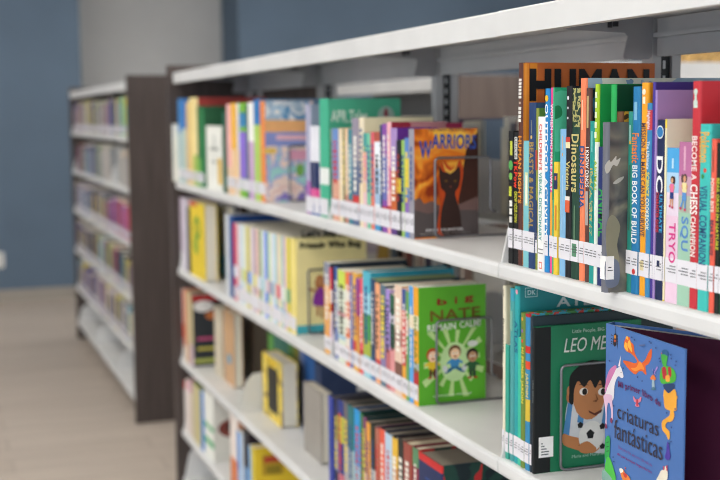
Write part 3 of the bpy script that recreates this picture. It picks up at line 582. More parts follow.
o3=row(rowM1,413,190,S1,M1,lab=(.012,.05),clear=.31)
wa=o3[-1]; H_=wa['_h']
def Wp(x,y): return near_pt(wa,400+x/7.2,120+y/7.2)
it=[]
def WP(pts,c,s=True,f=Wp): q=[f(*p) for p in pts]; it.append((smooth(q) if s else q,c))
g=lambda u,v: near_pt(wa,u,v)
def WG(pts,c,s=True): q=[g(*p) for p in pts]; it.append((smooth(q) if s else q,c))
WG([(466,150),(478,131),(478.5,234),(464,234),(458,200)],'#3c2018',False); WG([(414.2,200),(420,198),(424,204),(432,201),(440,206),(460,204),(478.3,196),(478.3,235),(414.2,237.8)],'#6c5450',False); WG([(414.2,210),(428,214),(440,210),(478.3,210),(478.3,235),(414.2,237.8)],'#504848',False)
WG([(438,182),(440,170),(443,160),(452,168),(460,160),(463,172),(461,186),(458,205),(460,234),(438,234),(440,205)],'#c04818')
WG([(439.5,178),(439,166),(440.5,168),(444,172),(453,172),(459,166),(460.5,174),(459,186),(455,194),(460,212),(460,234),(442,234),(441,212),(445,194),(441,188)],'#33201c')
for u in (446,455): WG([(u-2,181),(u,179.4),(u+2,181),(u,182.4)],'#6c4a1c',False)
WG([(449,186),(452,186),(450.5,188)],'#7c3c30',False)
WG([(442,160),(446,168),(450,171),(454,168),(459,158),(455,170),(450,174),(445,171)],'#e8b44c',False)
art(wa,it,name='cover_art')
a,b=g(419,170),g(476,140); words(wa,'W','near',a[0],g(0,168)[1],g(431,0)[0],b[1],'#2c4ca0'); words(wa,'ARRIORS','near',g(431,0)[0],g(0,158)[1],g(476,0)[0],g(0,141.5)[1],'#2c4ca0',rot=-.03)
words(wa,'THE NEW PROPHECY','near',g(427,0)[0],g(0,138)[1],g(470,0)[0],g(0,134.5)[1],'#5c3c50',bold=False,name='subtitle')
words(wa,'ERIN HUNTER','near',g(425,0)[0],.014,g(463,0)[0],.0195,'#c8c4c4',name='author')
words(wa,'BESTSELLING NOVELS','near',g(419,0)[0],.008,g(470,0)[0],.0108,'#9c9898',bold=False,name='subtitle')
e_=on_y(435,158,wa.location.y-.006)
bookend(e_.x,e_.x+.12,wa.location.y-.006,S1+.003,e_.z,'wire bookend against the orange fantasy paperback on the upper shelf',r=.0024)
# second shelf
M2='second shelf of the second bay'
rowM2=[
(324,264,'#e8a45c',dict(hard=False,side='#3c4854',d=.2,zs=[(.0,.2,'#e8a83c'),(.75,1,'#8c90a0')])),
(329.8,269,'#ecd8e0',dict(side='#2c3038',d=.2,zs=[(.75,1,'#d83c58'),(.5,.6,'#c03030'),(.0,.4,'#e0c8dc')])),
(334,268,'#3c58a0',dict(side='#28303c',zs=[(0,.5,'#6c7cb4')])),
(338.2,272,'#dce4d0',dict(hard=False,zs=[(.8,1,'#c8dc58'),(.5,.55,'#d8a0a0'),(.25,.3,'#a8c8d8')])),
(346,273,'#e87848',dict(hard=False,zs=[(.7,.8,'#e8dcd0'),(.4,.5,'#e8dcd0'),(.2,.3,'#e8dcd0')])),
(350,276,'#6478b8',dict(hard=False)),
(352.4,274,'#e8b044',dict(hard=False,zs=[(.2,.3,'#c83c38')])),
(356.6,279,'#8c3c90',dict(hard=False,zs=[(0,.6,'#d89c4c')])),
(359.8,279,'#e85c68',dict(hard=False,zs=[(.15,.25,'#b82c34')])),
(362.8,273,'#9cd0dc',dict(side='#3094ac',d=.2,zs=[(.35,.6,'#4c9c58'),(.2,.35,'#a8b848'),(.8,1,'#58b4c8')])),
(370,280,'#2c4c6c',dict(side='#94a478',d=.19,zs=[(.3,.55,'#384860'),(.0,.2,'#5c84b0')])),
(374.6,284,'#f0a878',dict(side='#28404c',d=.2,zs=[(.15,.24,'#c84040')])),
(379.4,286,'#5a7484',dict(hard=False,side='#2c4450',zs=[(.2,.5,'#8c7ca8'),(.6,.8,'#38505c')])),
(385,290,'#a88cd0',dict(hard=False,d=.15,side='#b8a0c8',zs=[(0,.4,'#c06c70')])),
(389,296,'#2c6048',dict(hard=False,d=.14,zs=[(0,.45,'#e09898'),(.7,.8,'#c8c8d0')])),
(394.3,287,'#e8cab4',dict(hard=False,side='#d8b080',zs=[(.1,.3,'#7c5448'),(.45,.6,'#b88c80')])),
(401.4,290,'#d8343c',dict(hard=False,segs=[(280,310,'#3c4c94')],zs=[(0,.3,'#e8a43c')],d=.15)),
(405.8,292,'#6ca05c',dict(hard=False,zs=[(.6,.75,'#c8b0a0')])),
(408.6,287,'#58a4e0',dict(hard=False,side='#d8d4c0',d=.144,zs=[(.64,.76,'#e8d8b8')])),
(412.8,288,'#eea62c',dict(hard=False,side='#58a82c',d=.147,zs=[(.64,.76,'#e8e0c0'),(.16,.3,'#b83030'),(.3,.36,'#b8b8b8')],t=[('BIG NATE',316,372,'#5c7c30',.2,.8)],pages='#f2f0ea',l='green comic paperback with big red, brown and white hand lettering')),
]
o4=row(rowM2,417.5,350,S2,M2,lab=(.010,.042),clear=.26)
bn=o4[-1]; H_=bn['_h']
g=lambda u,v: near_pt(bn,u,v)
def bx(x,y): return g(400+x/7.2,280+y/7.2)
def by_(x,y): return g(400+x/6.86,340+y/6.86)
it=[]
c0=by_(375,135)
for k in range(14):
    a=2*PI*k/14+.1; L_=.055+.012*(k%3)
    p=[c0,(c0[0]+L_*math.cos(a-.09),c0[1]+L_*1.1*math.sin(a-.09)),(c0[0]+L_*math.cos(a+.09),c0[1]+L_*1.1*math.sin(a+.09))]
    p=[(min(max(x,.002),.145),min(max(z,.012),.15)) for x,z in p]; it.append((p,'#b4d48c'))
it.append((ell(c0[0],c0[1]-.004,.032,.04),'#b8d89c'))
# three plain generic children in place of the printed comic heroes
def kid(x,y,s,hair,skin,top,leg,sit=False):
    a=by_(x,y)
    def e(dx,dz,rx,rz,c,r=0): it.append((ell(a[0]+dx*s,a[1]+dz*s,rx*s,rz*s,r),c))
    e(0,-.5,.26,.34,top); e(-.28,-.42,.22,.07,top,.5); e(.28,-.42,.22,.07,top,-.5)
    if sit: e(-.3,-.86,.32,.1,leg,.5); e(.3,-.86,.32,.1,leg,-.5); e(-.55,-.78,.13,.19,'#c8ccd0',.3); e(.55,-.78,.13,.19,'#c8ccd0',-.3)
    else: e(-.1,-.95,.09,.26,leg); e(.12,-.95,.09,.26,leg); e(-.16,-1.2,.14,.06,'#a83c28'); e(.2,-1.2,.14,.06,'#a83c28')
    e(0,.08,.36,.38,hair); e(.02,-.02,.28,.3,skin); e(-.08,.02,.05,.06,'#f4f4f0'); e(.12,.02,.05,.06,'#f4f4f0'); e(-.07,.02,.02,.03,'#222222'); e(.13,.02,.02,.03,'#222222'); e(.03,-.16,.1,.04,'#8c3434')
kid(222,112,.036,'#b04c24','#f0c8a8','#d8b82c','#5c2c24'); kid(375,92,.038,'#6a4a30','#eac49c','#3c84b8','#2c6484',True); kid(495,110,.036,'#1c1818','#b88c68','#2c5c38','#2c3c30')
it.append((ell(*by_(497,22),.0115,.0062),'#d8dcd4'))
art(bn,it,name='cover_art',de=.00001)
E_=.0016
for s_,x0,x1,y0,y1 in (('b',265,335,130,182),('i',392,410,118,170),('g',460,528,112,165)):
    p,q=bx(x0,y1),bx(x1,y0); words(bn,s_,'near',p[0],p[1],q[0],q[1],'#86221c',e=E_)
p,q=bx(215,292),bx(575,188); words(bn,'NATE','near',p[0],p[1]-.001,q[0],q[1]-.001,'#6a5a1e',e=E_,bold=True,rot=.03); 
p,q=bx(195,370),bx(420,290); words(bn,'REMAIN','near',p[0],p[1],g(455,0)[0],p[1]+.0135,'#dfe8d8',e=E_,rot=.03)
words(bn,'CALM!','near',g(459,0)[0],p[1]+.003,g(480.5,0)[0],p[1]+.0165,'#dfe8d8',e=E_,rot=.03)
words(bn,'LINCOLN PEIRCE','near',g(432,0)[0],.016,g(471,0)[0],.0195,'#d0dcc4',e=E_,name='author')
e_=on_y(436.5,321,bn.location.y-.006)
bookend(e_.x,e_.x+.12,bn.location.y-.006,S2+.003,e_.z,'wire bookend against the green comic paperback on the second shelf',r=.0024)
# third shelf
M3='third shelf of the second bay'
rowM3=[
(328.5,398,'#3c48a0',dict(side='#1c3464')),(332.6,401,'#24284c',dict(side='#1c1c30',zs=[(.3,.6,'#8c90b0')])),
(337.8,402,'#2c3c84',dict(side='#20243c',zs=[(.6,.85,'#c8c84c'),(0,.3,'#c86c7c')])),(342.8,404,'#6c6468',dict(side='#34323a',zs=[(.2,.6,'#b0a8ac')])),
(348,408,'#2c7478',dict(side='#203038',zs=[(.2,.6,'#a0b0b0')])),(354,412,'#2c98d8',dict(side='#1c4c7c',d=.22,zs=[(.2,.5,'#8cc8e4')])),
(360,414,'#3c7c4c',dict(side='#183830')),(362.5,418,'#784468',dict(side='#243c3c',zs=[(.0,.5,'#c8a8b4')])),(366,424,'#e8a040',dict(side='#182c2c',hard=False)),
(370,427,'#1c2c24',dict(side='#141c20',zs=[(.3,.6,'#c8c8c0'),(.1,.3,'#3c84c0')])),(375,429,'#b86c58',dict(side='#7c4c5c',d=.22)),(378.6,431,'#e86048',dict(side='#1c2438',zs=[(.0,.5,'#e8b8a0')])),
(384,436,'#b8d0e4',dict(side='#202840',zs=[(0,.5,'#8cacc8')])),(391.3,440,'#e8b83c',dict(side='#20242c',zs=[(.0,.75,'#c8843c')],pages='#d8d0b8')),(397,441,'#242824',dict(side='#3c3030')),
(403,441,'#9c4c40',dict(side='#7c6054',pages='#d8ccb0')),(411,445,'#5c8c64',dict(side='#7c2434',d=.2,pages='#e0d8c0',zs=[(0,.85,'#8c3444')])),
(417.5,455,'#202e58',dict(side='#1c2c34',d=.17,dm=mat('#18282c',.4,'print','#1c4038','#b82c2c',16),zs=[(.94,1,'#c82c2c')],l='thick navy book with red top edge and dark green and red cover')),
]
rowM3=[(a_,b_,c_,dict(dict(pages='#857d70'),**o_)) for a_,b_,c_,o_ in rowM3]  # page blocks darkened to paint in the deep shade under the shelf
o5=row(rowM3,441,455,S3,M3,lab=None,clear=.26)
# bits seen beyond: tall navy book and grey face-out book
r_,w_,h_=faceout(304,322,388,S3,.07,.03,'#9a948c','plain grey-beige book standing on the third shelf beside dark navy books',M3,455)
# ================================================================== third bay
T1='upper shelf of the third bay'
rowT1=[
(226.5,104,'#f0b4b4',dict(zs=[(.0,.3,'#e8c8a8')])),(231,103,'#f0b848',dict(zs=[(.0,.5,'#f0cca0')])),(236.6,103,'#d8dce0',dict(zs=[(0,.5,'#ecd8b8')])),
(239.5,103,'#7cb840',dict(zs=[(.75,.9,'#3c84b4'),(.2,.7,'#8c70d0')])),(246,104,'#3c6850',dict()),(248.6,102,'#f0eeea',dict(zs=[(0,.6,'#c8a8cc')])),
(254.4,99,'#2c78b8',dict(side='#6c8cb0',zs=[(0,.75,'#b0d068')])),(260.2,101,'#e88c4c',dict(side='#dcd4d0',d=.145,dm=mat('#ecd4c8',.4,'print','#a4b0d8','#a0d4d0',30),l='large comic picture book with orange band and colourful cartoon cover')),
]
o6=row(rowT1,264.5,160,S1,T1,lab=(.022,.055),clear=.31,flat=1)
ct=o6[-1]; g=lambda u,v: near_pt(ct,u,v)
Q=lambda u0,v0,u1,v1:[g(u0,v1),g(u1,v1),g(u1,v0),g(u0,v0)]
it=[(Q(265,101,308,120),mat('#a8c0d4',.4,'print','#e4e8ec','#6c9cc4',22)),(Q(265,120,308,132),'#f0b478'),(Q(265,132,308,146),'#8c98d0'),(ell(*g(278,111),.02,.015),'#a8c8e0'),(ell(*g(277,112),.010,.007),'#f0f0f0'),(Q(276,135,306,140),'#e8b8c4'),(Q(265,185,308,200),mat('#e4c4bc',.4,'print','#ecd8d0','#8c7cc0',30)),(ell(*g(270,151),.02,.009),'#e8c468'),(ell(*g(300,170),.012,.018),'#78b058'),(Q(290,150,308,160),'#e0a0b8')]
art(ct,it,name='cover_art')
e_=on_y(289,146,ct.location.y-.006)
bookend(e_.x,e_.x+.12,ct.location.y-.006,S1+.003,e_.z,'wire bookend in front of the cartoon picture book in the third bay',r=.0024)
o7=row([(305.5,104,'#a8a8c0',dict(side='#8c98b0',d=.12,zs=[(.0,.3,'#a870b0')])),(310.5,126,'#e4e4ec',dict(hard=False,zs=[(.25,.6,'#24305c'),(.2,.3,'#d84c90'),(0,.12,'#3c64a8')],d=.12)),
 (319,98.5,'#48b490',dict(side='#48a888',d=.187,zs=[(.28,.42,'#e8ece8')],l='large green fairy tale hardback with white lettering on its cover'))],327,160,S1,T1,lab=(.005,.045),clear=.31,flat=1)
gr=o7[-1]; g=lambda u,v: near_pt(gr,u,v)
p=g(331,122); words(gr,'APR Tales','near',p[0],p[1],g(366,0)[0],g(0,113)[1],'#cfe4d8',bold=True); words(gr,'and Tales','near',g(343,0)[0],g(0,127)[1],g(366,0)[0],g(0,123)[1],'#b8d8c8',name='subtitle')
art(gr,[(ell(*g(386,117),.022,.026),'#98b0a8'),(ell(*g(386,117),.006,.022),'#8c3c48'),(ell(*g(386,119),.014,.006),'#c8d0c8')],name='cover_art')
T2='second shelf of the third bay'
cs=['#d8405c','#e8d8dc','#d0e0e8','#e8e4c4','#c8c050','#e8dce0','#b8a0b0','#e8c4b8','#78a878','#f0f0f0','#3c7ce0','#c8dcb0','#e8e8f0','#a8d0d8','#e8d0b0','#dce8c8','#8cb8d0','#e8c8d0','#e0d048']
us=[234,237,240.5,244,247.5,250.5,253.5,256.5,259.5,262,264.5,268,271,274,277,280,282,284,286.3]
rowT2=[(u,224+ (u-234)*.27,c,dict(hard=False,side='#90948c' if i%3 else '#3c5058',d=.19,zs=[(.3,.45,random.choice(cs)),(.12,.2,random.choice(cs))])) for i,(u,c) in enumerate(zip(us,cs))]
rowT2.append((289.5,239.5,'#eedc84',dict(side='#f2e4a4',d=.198,pages='#3c5058',l='cream yellow picture book with black hand lettering and a girl in purple')))
o8=row(rowT2,295,280,S2,T2,lab=(.01,.045),clear=.27,flat=1)
fr=o8[-1]; g=lambda u,v: near_pt(fr,u,v)
words(fr,"Let's Say It to",'near',g(298,0)[0],g(0,253)[1],g(355,0)[0],g(0,243.5)[1],'#1c1c18',bold=2); words(fr,'Friends Who Bug','near',g(296,0)[0],g(0,266)[1],g(358,0)[0],g(0,256.5)[1],'#1c1c18',bold=2)
Q=lambda u0,v0,u1,v1:[g(u0,v1),g(u1,v1),g(u1,v0),g(u0,v0)]
hz=g(316,0)[0]
it=[([(.001,.001),(.197,.001),(.197,.024),(.001,.024)],'#48acb8'),
 (ell(*g(320,283),.014,.022),'#b87844'),(smooth([g(316,290),g(324,289),g(326,304),g(325,306),g(313,305)]),'#8c38a0'),(smooth([g(309,288),g(317,290),g(317,292),g(309,290.5)]),'#b87c50'),
 (Q(316.5,305,319,316),'#b87c50'),(Q(321,305,323,318),'#b87c50'),(ell(*g(320,281),.008,.011),'#c88c5c')]
art(fr,it,name='cover_art')
e_=on_y(308,270,fr.location.y-.006)
bookend(e_.x,e_.x+.12,fr.location.y-.006,S2+.003,e_.z,'wire bookend in front of the cream yellow friendship picture book',r=.0024)
T3='third shelf of the third bay'
yb=mat('#e8c838',.4,'print','#e8d468','#8c6c28',40)
r_,w_,h_=faceout(263,282,358,S3,.075,.05,'#d8bc3c','yellow and black framed picture book standing face out beside a steel bracket',T3,405,dm=yb)
art(r_,[(rect(w_*.28,h_*.14,w_*.8,h_*.86),'#262420'),(rect(w_*.28,h_*.84,w_*.7,h_*.95),'#d0b030')],name='cover_art')
o=row([(268,336,'#5c9c48',dict(side='#3c6c50',d=.11)),(274,338,'#3c7464',dict(side='#2c5c5c',d=.11)),(288,342,'#4c7c3c',dict(side='#2c5040',d=.11)),(293,344,'#7c7828',dict(side='#6c6c28',d=.11)),(299,352,'#6878a8',dict(side='#384c7c',d=.11)),(304,356,'#2c5c9c',dict(side='#243c6c',d=.11)),(309,360,'#30609c',dict(side='#24406c',d=.11)),(314,366,'#2c3c60',dict(d=.11))],321,380,S3,T3,x=.155,clear=.22,flat=1)
T4='fourth shelf of the third bay'
row([(230,419,'#e8dcd4',dict(zs=[(.0,.4,'#d87c48')],side='#c89070')),(237,434,'#4c8cd0',dict(zs=[(0,.4,'#88b0dc')],hard=False)),(240.5,436,'#d4e0ec',dict(hard=False)),(243.5,434,'#2c2c34',dict(side='#2c2028',d=.2,zs=[(0,.5,'#6c90b8')])),
 (248,448,'#7cb0e0',dict(hard=False)),(251,449,'#e8e8e4',dict(side='#e0c030',d=.15,zs=[(0,1,'#d8c040')],l='yellow paperback with red lettering on the fourth shelf of the third bay'))],254.5,460,S4,T4,lab=None,clear=.25,flat=1)
yl=roots([o_ for o_ in sc.objects if 'label' in o_],'yellow paperback with red lettering'); g=lambda u,v: near_pt(yl,u,v)
art(yl,[([g(262,476),g(284,474),g(284,453),g(262,455)],'#b89428'),([g(264,463),g(283,461),g(283,455),g(264,457)],'#b84430'),([g(266,474),g(281,473),g(281,465),g(266,466)],'#8c7a20')],name='cover_art')
# ================================================================== fourth bay
F1='upper shelf of the fourth bay'
row([(173,124,'#ece8dc',dict(hard=False,d=.15,dx=-.022,l='short white paperback pulled forward against the dark end panel, upper shelf')),(178.6,98,'#4c8cc8',dict(zs=[(0,.6,'#a8c4c8')])),(182,99,'#3878c0',dict(zs=[(0,.65,'#b8c8c0')])),(186.5,102,'#dcb87c',dict()),(190,95,'#ecd68c',dict(side='#a84c44')),(193.5,95,'#f0dca0',dict(side='#a8403c',d=.25,zs=[(0,.35,'#a8c060')])),
 (197.4,106,'#2c6c3c',dict(side='#2c6848',d=.24,zs=[(0,.35,'#70b850')])),(200.5,108,'#2c7c48',dict(side='#2c6040',d=.24))],203.5,160,S1,F1,lab=(.015,.05),clear=.31,flat=1)
r_,w_,h_=faceout(206.5,222,126,S1,.022,.02,'#eeeee6','white face-out picture book with fine line drawing on the upper shelf, far bay',F1,160)
art(r_,[(rect(w_*.25,h_*.62,w_*.8,h_*.66),'#8c9088'),(rect(w_*.3,h_*.42,w_*.7,h_*.45),'#9ca098'),(rect(w_*.74,h_*.1,w_*.98,h_*.5),'#e0b840'),(rect(w_*.5,h_*.66,w_*.56,h_*.86),'#8c9890')],name='cover_art')
row([(222.8,112,'#2c6450',dict(d=.2))],225.5,160,S1,F1,clear=.3,flat=1)
F2='second shelf of the fourth bay'
row([(178.5,196,'#c8b8c8',dict(zs=[(0,.25,'#e8e8ec')])),(183,200,'#d0c8d4',dict()),(186.8,208,'#34383c',dict())],189.8,250,S2,F2,clear=.27,flat=1)
r_,w_,h_=faceout(190.5,205,203,S2,.014,.045,'#e8cc38','yellow face-out book with green figure and red top on the second shelf, far bay',F2,250)
art(r_,[(rect(.0,h_*.94,w_*.5,h_*.998),'#c84848'),(ell(w_*.5,h_*.66,w_*.22,h_*.16),'#6c9c38'),(ell(w_*.5,h_*.66,w_*.12,h_*.08),'#d8c038'),(ell(w_*.4,h_*.42,w_*.14,h_*.12),'#7ca840')],name='cover_art')
r_,w_,h_=faceout(216,227,205,S2,.10,.03,'#b4b8bc','pale grey face-out book with sky blue base on the second shelf, far bay',F2,250)
art(r_,[(rect(w_*.02,h_*.02,w_*.98,h_*.3),'#6cb0d0'),(rect(w_*.5,h_*.3,w_*.75,h_*.5),'#88b8cc')],name='cover_art')
row([(225.5,210,'#d8dce0',dict()),(229,212,'#28508c',dict(side='#20488c',d=.22))],233,260,S2,F2,clear=.26,flat=1)
F3='third shelf of the fourth bay'
row([(173.5,278,'#ece4dc',dict(d=.14,dx=-.022,l='white book pulled forward against the dark end panel, third shelf')),(181.6,278,'#e8dcd8',dict(zs=[(.3,.5,'#d84c40')])),(183,278,'#cc4430',dict(zs=[(0,.2,'#e8e0d8')])),(184.6,281,'#cfae88',dict()),(188,283,'#c4b48c',dict(side='#303438',d=.125,zs=[(0,.3,'#c0a8b0')],l='dark hardback with red, white and pink patches on cover, third shelf, far bay'))],191.5,310,S3,F3,clear=.27,flat=1)
r_=roots([o_ for o_ in sc.objects if 'label' in o_],'dark hardback with red, white'); w_=.125; h_=r_['_h']
art(r_,[(rect(.0,h_*.9,w_,h_*.99),'#b02c2c'),(ell(w_*.35,h_*.83,w_*.3,h_*.08),'#ece8e4'),(rect(w_*.15,h_*.36,w_*.7,h_*.4),'#c0507c'),(rect(w_*.15,h_*.22,w_*.8,h_*.26),'#c8bc50'),(rect(w_*.05,h_*.05,w_*.9,h_*.1),'#b8c060'),(ell(w_*.6,h_*.7,w_*.2,h_*.06),'#c0703c')],name='cover_art')
r_,w_,h_=faceout(214.5,222,308,S3,.065,.035,'#cfc4ae','cream text-covered face-out book on the third shelf, far bay',F3,345)
r_,w_,h_=faceout(224,234,312,S3,.07,.03,'#c8a078','tan face-out book with small blue spot on the third shelf, far bay',F3,345)
art(r_,[(ell(w_*.5,h_*.35,w_*.2,h_*.07),'#58a0c0')],name='cover_art')
row([(236.5,318,'#54504c',dict(d=.11,side='#4c4844')),(240,320,'#6c6058',dict(d=.11,side='#5c5450')),(244,322,'#484440',dict(d=.11,side='#504a46')),(249,324,'#605448',dict(d=.11))],254,345,S3,T3,x=.15,clear=.22,flat=1)
F4='fourth shelf of the fourth bay'
row([(184,383,'#d04850',dict(zs=[(0,.85,'#e4dcd8')])),(186.6,382,'#e8dcd4',dict()),(189,384,'#c878a8',dict(zs=[(0,.8,'#d8c8c0')])),(192,386,'#c8bc9c',dict(side='#8c9c58')),(196,390,'#cbbf88',dict(side='#7c8c48',d=.25)),(200,393,'#3c80c8',dict(side='#90a060')),(204,397,'#ebece4',dict(side='#d8d8d0',zs=[(.2,.3,'#58b078'),(.45,.52,'#58b078')],d=.2,l='white picture book with dark brown creature on its cover, fourth shelf, far bay'))],212.5,420,S4,F4,lab=None,clear=.27,flat=1)
r_=roots([o_ for o_ in sc.objects if 'label' in o_],'white picture book with dark brown'); w_=.19; h_=r_['_h']
art(r_,[(ell(w_*.5,h_*.5,w_*.4,h_*.16),'#7c4038'),(ell(w_*.5,h_*.52,w_*.25,h_*.1),'#342c2c')],name='cover_art')
# ================================================================== books standing on the far side
pal=['#e4dcc8','#e0c8c8','#8c8c94','#3c3c48','#d8d4cc','#b8b4ac','#c8a89c','#4c6c5c','#5c5468','#dcd8d0','#b07068','#7c90a8']
def backrow(y0,y1,shelf,where,hs=(.19,.24)):
    y=y0;i=0
    if 'fantasy' in where:
        e=empty('metal_bookend',(.40,.012,shelf)); tag(e,'grey steel plate bookend on the far side, beyond the orange fantasy paperback','bookend'); MB().box(0,.17,0,.0015,0,.13).box(0,.17,.0016,.006,0,.001).build('plate',GREY(),e)
    while y<y1-.03:
        t=random.uniform(.010,.028); c=random.choice(pal)
        h=random.uniform(*hs); pm_=mat('#a89890',.6,'print','#4c4850','#d0ccc8',22) if 'fantasy' in where else None
        r=book((.6,y+t,shelf),t,h,random.uniform(.15,.2),c,random.choice(pal),random.random()<.6,rz=PI,dm=pm_)
        L=f"{cname(c)} book, {ORD[i%49]} along, {where}"
        tag(r,L,'book','books on the '+where); y+=t+.0006; i+=1
def back(y0,y1,shelf,where,hs=(.19,.24)): backrow(y0,y1,shelf,where,hs)
for k,(uu,cc,ss) in enumerate(((352,'#d8d0cc','#cfc4d0'),(372,'#c8a060','#dcb860'))):
    p=on_x(uu,260,.42); r=book((.58,p.y,S2+.001),.014,.21,.16,cc,ss,True,rz=PI); r.rotation_euler=(-.32,0,PI); r.location.z=S2+.0055
    tag(r,['pale book leaning on the far side of the second shelf','ochre book leaning on the far side of the second shelf'][k],'book')
back(.02,.16,S1,'far side behind the orange fantasy paperback',(.265,.28))
back(.46,.86,S1,'far side of the top shelf, second bay',(.2,.25))
back(.98,1.3,S1,'far side of the top shelf, third bay')
back(-.9,-.66,S1,'far side top shelf of the nearest bay',(.2,.25))
back(.30,.85,S2,'far side second shelf of the second bay',(.17,.21))
back(1.0,1.6,S2,'far side second shelf of the third bay',(.17,.2))
# ================================================================== left unit books (a few pixels each)
LP=['#5c5888','#7c7098','#48547c','#8c7c94','#a8a0a0','#a88870','#3c3440','#2c3c50','#3c4858','#9c4c4c','#c8b84c','#70a0b0','#a8b070','#4c3c54','#d0c4c8','#786c98']
def small_book(name,t,h,d,c,c2,loc):
    m=MB(); m.box(0,d,0,t,0,h*.08,0).box(0,d,0,t,h*.08,h*.26,1).box(0,d,0,t,h*.26,h*.97,0).box(.006,d-.003,.002,t-.002,h*.97,h*.99,2)
    o=m.build(name,[mat(c,.5),mat(c2,.5),mat(PAGE,.8)]); o.location=loc; return o
SHN=['top','second','third','fourth','fifth','bottom']
for si,z in enumerate(LLEV[:5]):
    y=3.836+.032; ends=[3.836+j for j in lj]
    i=0
    while y<3.836+YE-.05 and i<48:
        t=random.uniform(.03,.062)
        for e in ends:
            if y<e+.004 and y+t>e-.006: y=e+.005
        if y+t>3.836+YE-.004: break
        h=random.uniform(.14,.19); c=random.choice(LP)
        if si==0 and i<6: c=['#d8b05c','#c87858','#48a898','#d8cc58','#3ca890','#58c0a8'][i]
        if si==1 and y<4.9 : 
            c=random.choice(['#a8a8a8','#b8b4b0','#989a9c','#c8b8a8'])
        if si==2 and y<4.6: c=random.choice(['#7c4c78','#b83c48','#9c78b8','#c0504c'])
        if si==4 and i<3: c=['#dcdcd8','#d8d4d0','#e0e0dc'][i]
        if si==1 and y+t>4.16 and y<4.475:
            y+=t; i+=1; continue
        b=small_book('book',t,h,random.uniform(.13,.19),c,'#c4c2ca' if si!=1 else c,(.01,y,z+.0002))
        tag(b,f"blurred {cname(c)} book, {ORD[i]} from the near end, {SHN[si]} shelf of the distant unit",'book','books in the distant shelving unit')
        y+=t+.001; i+=1
for (yy,w) in ((4.30,.12),(4.46,.1)):
    r=book((.03,yy,LLEV[1]),.012,.19,w,'#b4b6b8','#a8aaac',True,rz=-PI/2,name='face_out_book'); tag(r,'pale grey face-out book on the distant unit, %s'%('farther one' if yy>4.4 else 'nearer one'),'book','books in the distant shelving unit')
# ================================================================== shelving beyond the far aisle
X2=1.225
r2=empty('shelving_unit',(X2,2.86,0)); tag(r2,'white-topped shelving range beyond the far aisle with dark wood end panel','shelving unit')
MB().box(-.01,.6,-.026,0,0,1.61).build('end_panel',mat('#6e625d',.5,'wood'),r2)
for k in range(2):
    y0=.001+k*B; y1=y0+B-.002
    MB().prism_y([(0,1.55),(0,1.612),(.59,1.612),(.59,1.55),(.58,1.55),(.58,1.6),(.01,1.6),(.01,1.55)],y0,y1).build('canopy_top',STEEL(),r2)
    for z in (1.16,.84,.5): shelf_part(r2,y0,y1,z)
    MB().box(.29,.30,y0,y1,0,1.59).build('back_panel',mat('#8a8a8c',.5),r2)
y=2.9; i=0
while y<4.5 and i<30:
    t=random.uniform(.03,.06)
    if y<2.861+B+.006 and y+t>2.861+B-.008: y=2.861+B+.008
    c=random.choice(['#e0d8c8','#d8d0b8','#c8b8b0','#6c7c70','#e8e4dc','#b0a898']); b=small_book('book',t,random.uniform(.2,.28),.18,c,c,(X2+.012,y,1.1602))
    tag(b,f"blurred {cname(c)} book, {ORD[i]} along the top shelf beyond the far aisle",'book','books beyond the far aisle'); y+=t+.001; i+=1
r3=empty('shelving_unit',(1.2,1.65,0)); tag(r3,'white-topped shelving unit facing us through the gap behind the nearest books','shelving unit')
MB().box(0,1.1,0,.3,1.553,1.612).build('canopy_top',STEEL(),r3)
for z in (.5,.85,1.2): MB().box(.02,1.08,.01,.27,z-.02,z).build('shelf',STEEL(),r3)
MB().box(0,1.1,.28,.3,0,1.552).build('back_panel',mat('#8a8a8c',.5),r3)
for a in (0,1.08): MB().box(a,a+.02,0,.279,0,1.552).build('end_panel',wood,r3)
cbx=empty('cardboard_box',(1.55,1.70,1.6125)); tag(cbx,'tan cardboard box lying on the white top of the unit behind','box')
MB().box(0,.45,0,.2,0,.045).build('box_body',mat('#b08a50',.7,'print','#c8a468','#9c7c4c',40),cbx); MB().box(-.003,.453,-.003,.203,.0452,.06).build('box_lid',mat('#a8875a',.7),cbx)
# ================================================================== room
def quad(name,V,m): return struct(mesh_obj(name,V,[tuple(range(len(V)))],m))
bluew=mat('#5f7184',.75,scale=2); greyw=mat('#bcbdbd',.8,scale=2)
MB_=MB().box(-5,7,-5,10,-.05,0); fl=struct(MB_.build('floor',floor_mat()))
YW=8.02
struct(MB().box(-5,.292,YW,9.6,0,3.1).build('wall_back_left',bluew))
struct(MB().box(.2925,1.5795,8.63,9.6,0,3.1).build('wall_recess',greyw))
struct(MB().box(1.58,7,YW,9.6,0,3.1).build('wall_back_right',bluew))
struct(MB().box(-5.1,-5,3.2,9.6,0,3.1).build('wall_left_light_block',greyw))  # unseen partial wall, added to keep daylight off the far end
struct(MB().box(7,7.1,-5,9.6,0,3.1).build('wall_right',greyw))
struct(MB().box(-5,.292,YW-.014,YW-.0005,0.0,.10).build('baseboard_left',mat('#a09a92',.6)))
struct(MB().box(1.58,7,YW-.014,YW-.0005,0,.10).build('baseboard_right',mat('#a09a92',.6)))
struct(MB().box(-5,7.1,-5,9.6,3.1,3.15).build('ceiling',mat('#e6e6e2',.9,scale=5)))
p=on_y(0,260,YW)
oe=empty('wall_outlet',(p.x,YW,p.z)); tag(oe,'white electrical wall plate on the blue wall above the baseboard','outlet')
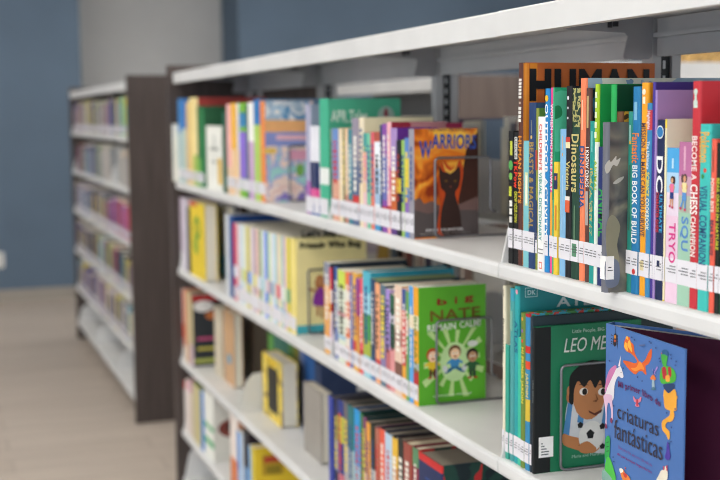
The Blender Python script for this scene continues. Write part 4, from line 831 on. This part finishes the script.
MB().box(-.04,.03,-.008,-.0005,-.06,.06).build('cover_plate',mat('#e6e6e4',.4),oe); MB().box(-.02,.01,-.011,-.008,.012,.04).box(-.02,.01,-.011,-.008,-.04,-.012).build('socket',mat('#d0d0ce',.4),oe)
# ceiling lights
LM=emis('#fffaf4',8.5)
k=0
for y in (-3.2,-.8,1.6,4.0,6.4):
    for x in (-3.2,-1.3,1.0,3.2):
        k+=1; e=empty('ceiling_light',(x,y,3.1)); tag(e,f"recessed ceiling light panel, {ORD[int((y+3.3)/2.4)]} row, {ORD[[-3.2,-1.3,1.0,3.2].index(x)]} column",'ceiling light','ceiling light panels')
        MB().box(-.32,-.30,-.62,.62,-.02,-.0005).box(.30,.32,-.62,.62,-.02,-.0005).box(-.3,.3,-.62,-.6,-.02,-.0005).box(-.3,.3,.6,.62,-.02,-.0005).build('light_frame',mat('#e8e8e8',.5),e)
        MB().box(-.299,.299,-.599,.599,-.012,-.001).build('diffuser',LM,e)
# daylight fill let in through sides left open, standing in for windows
w=bpy.data.worlds.new('daylight'); sc.world=w; w.use_nodes=True; bg=w.node_tree.nodes['Background']
bg.inputs[0].default_value=(.86,.93,1,1); bg.inputs[1].default_value=1.7
# ------------------------------------------------------------------ camera
cd=bpy.data.cameras.new('camera'); co=bpy.data.objects.new('camera',cd); COL.objects.link(co); sc.camera=co
M=Matrix((( RT.x,UP.x,-fw.x,CAM.x),(RT.y,UP.y,-fw.y,CAM.y),(RT.z,UP.z,-fw.z,CAM.z),(0,0,0,1))); co.matrix_world=M
cd.sensor_width=36; cd.lens=F/720*36; cd.clip_start=.05
cd.dof.use_dof=True; cd.dof.focus_distance=1.72; cd.dof.aperture_fstop=3.6; cd.dof.aperture_blades=9
sc.view_settings.view_transform='Standard'; sc.view_settings.look='None'; sc.view_settings.exposure=0; sc.view_settings.gamma=1; sc.view_settings.use_curve_mapping=False
try: sc.cycles.use_denoising=True; sc.cycles.denoising_prefilter='ACCURATE'; sc.cycles.filter_width=.9
except Exception: pass
sc.cycles.max_bounces=8; sc.cycles.diffuse_bounces=5
for o in list(sc.objects):
    for kk in ('_t','_h'):
        if kk in o: del o[kk]
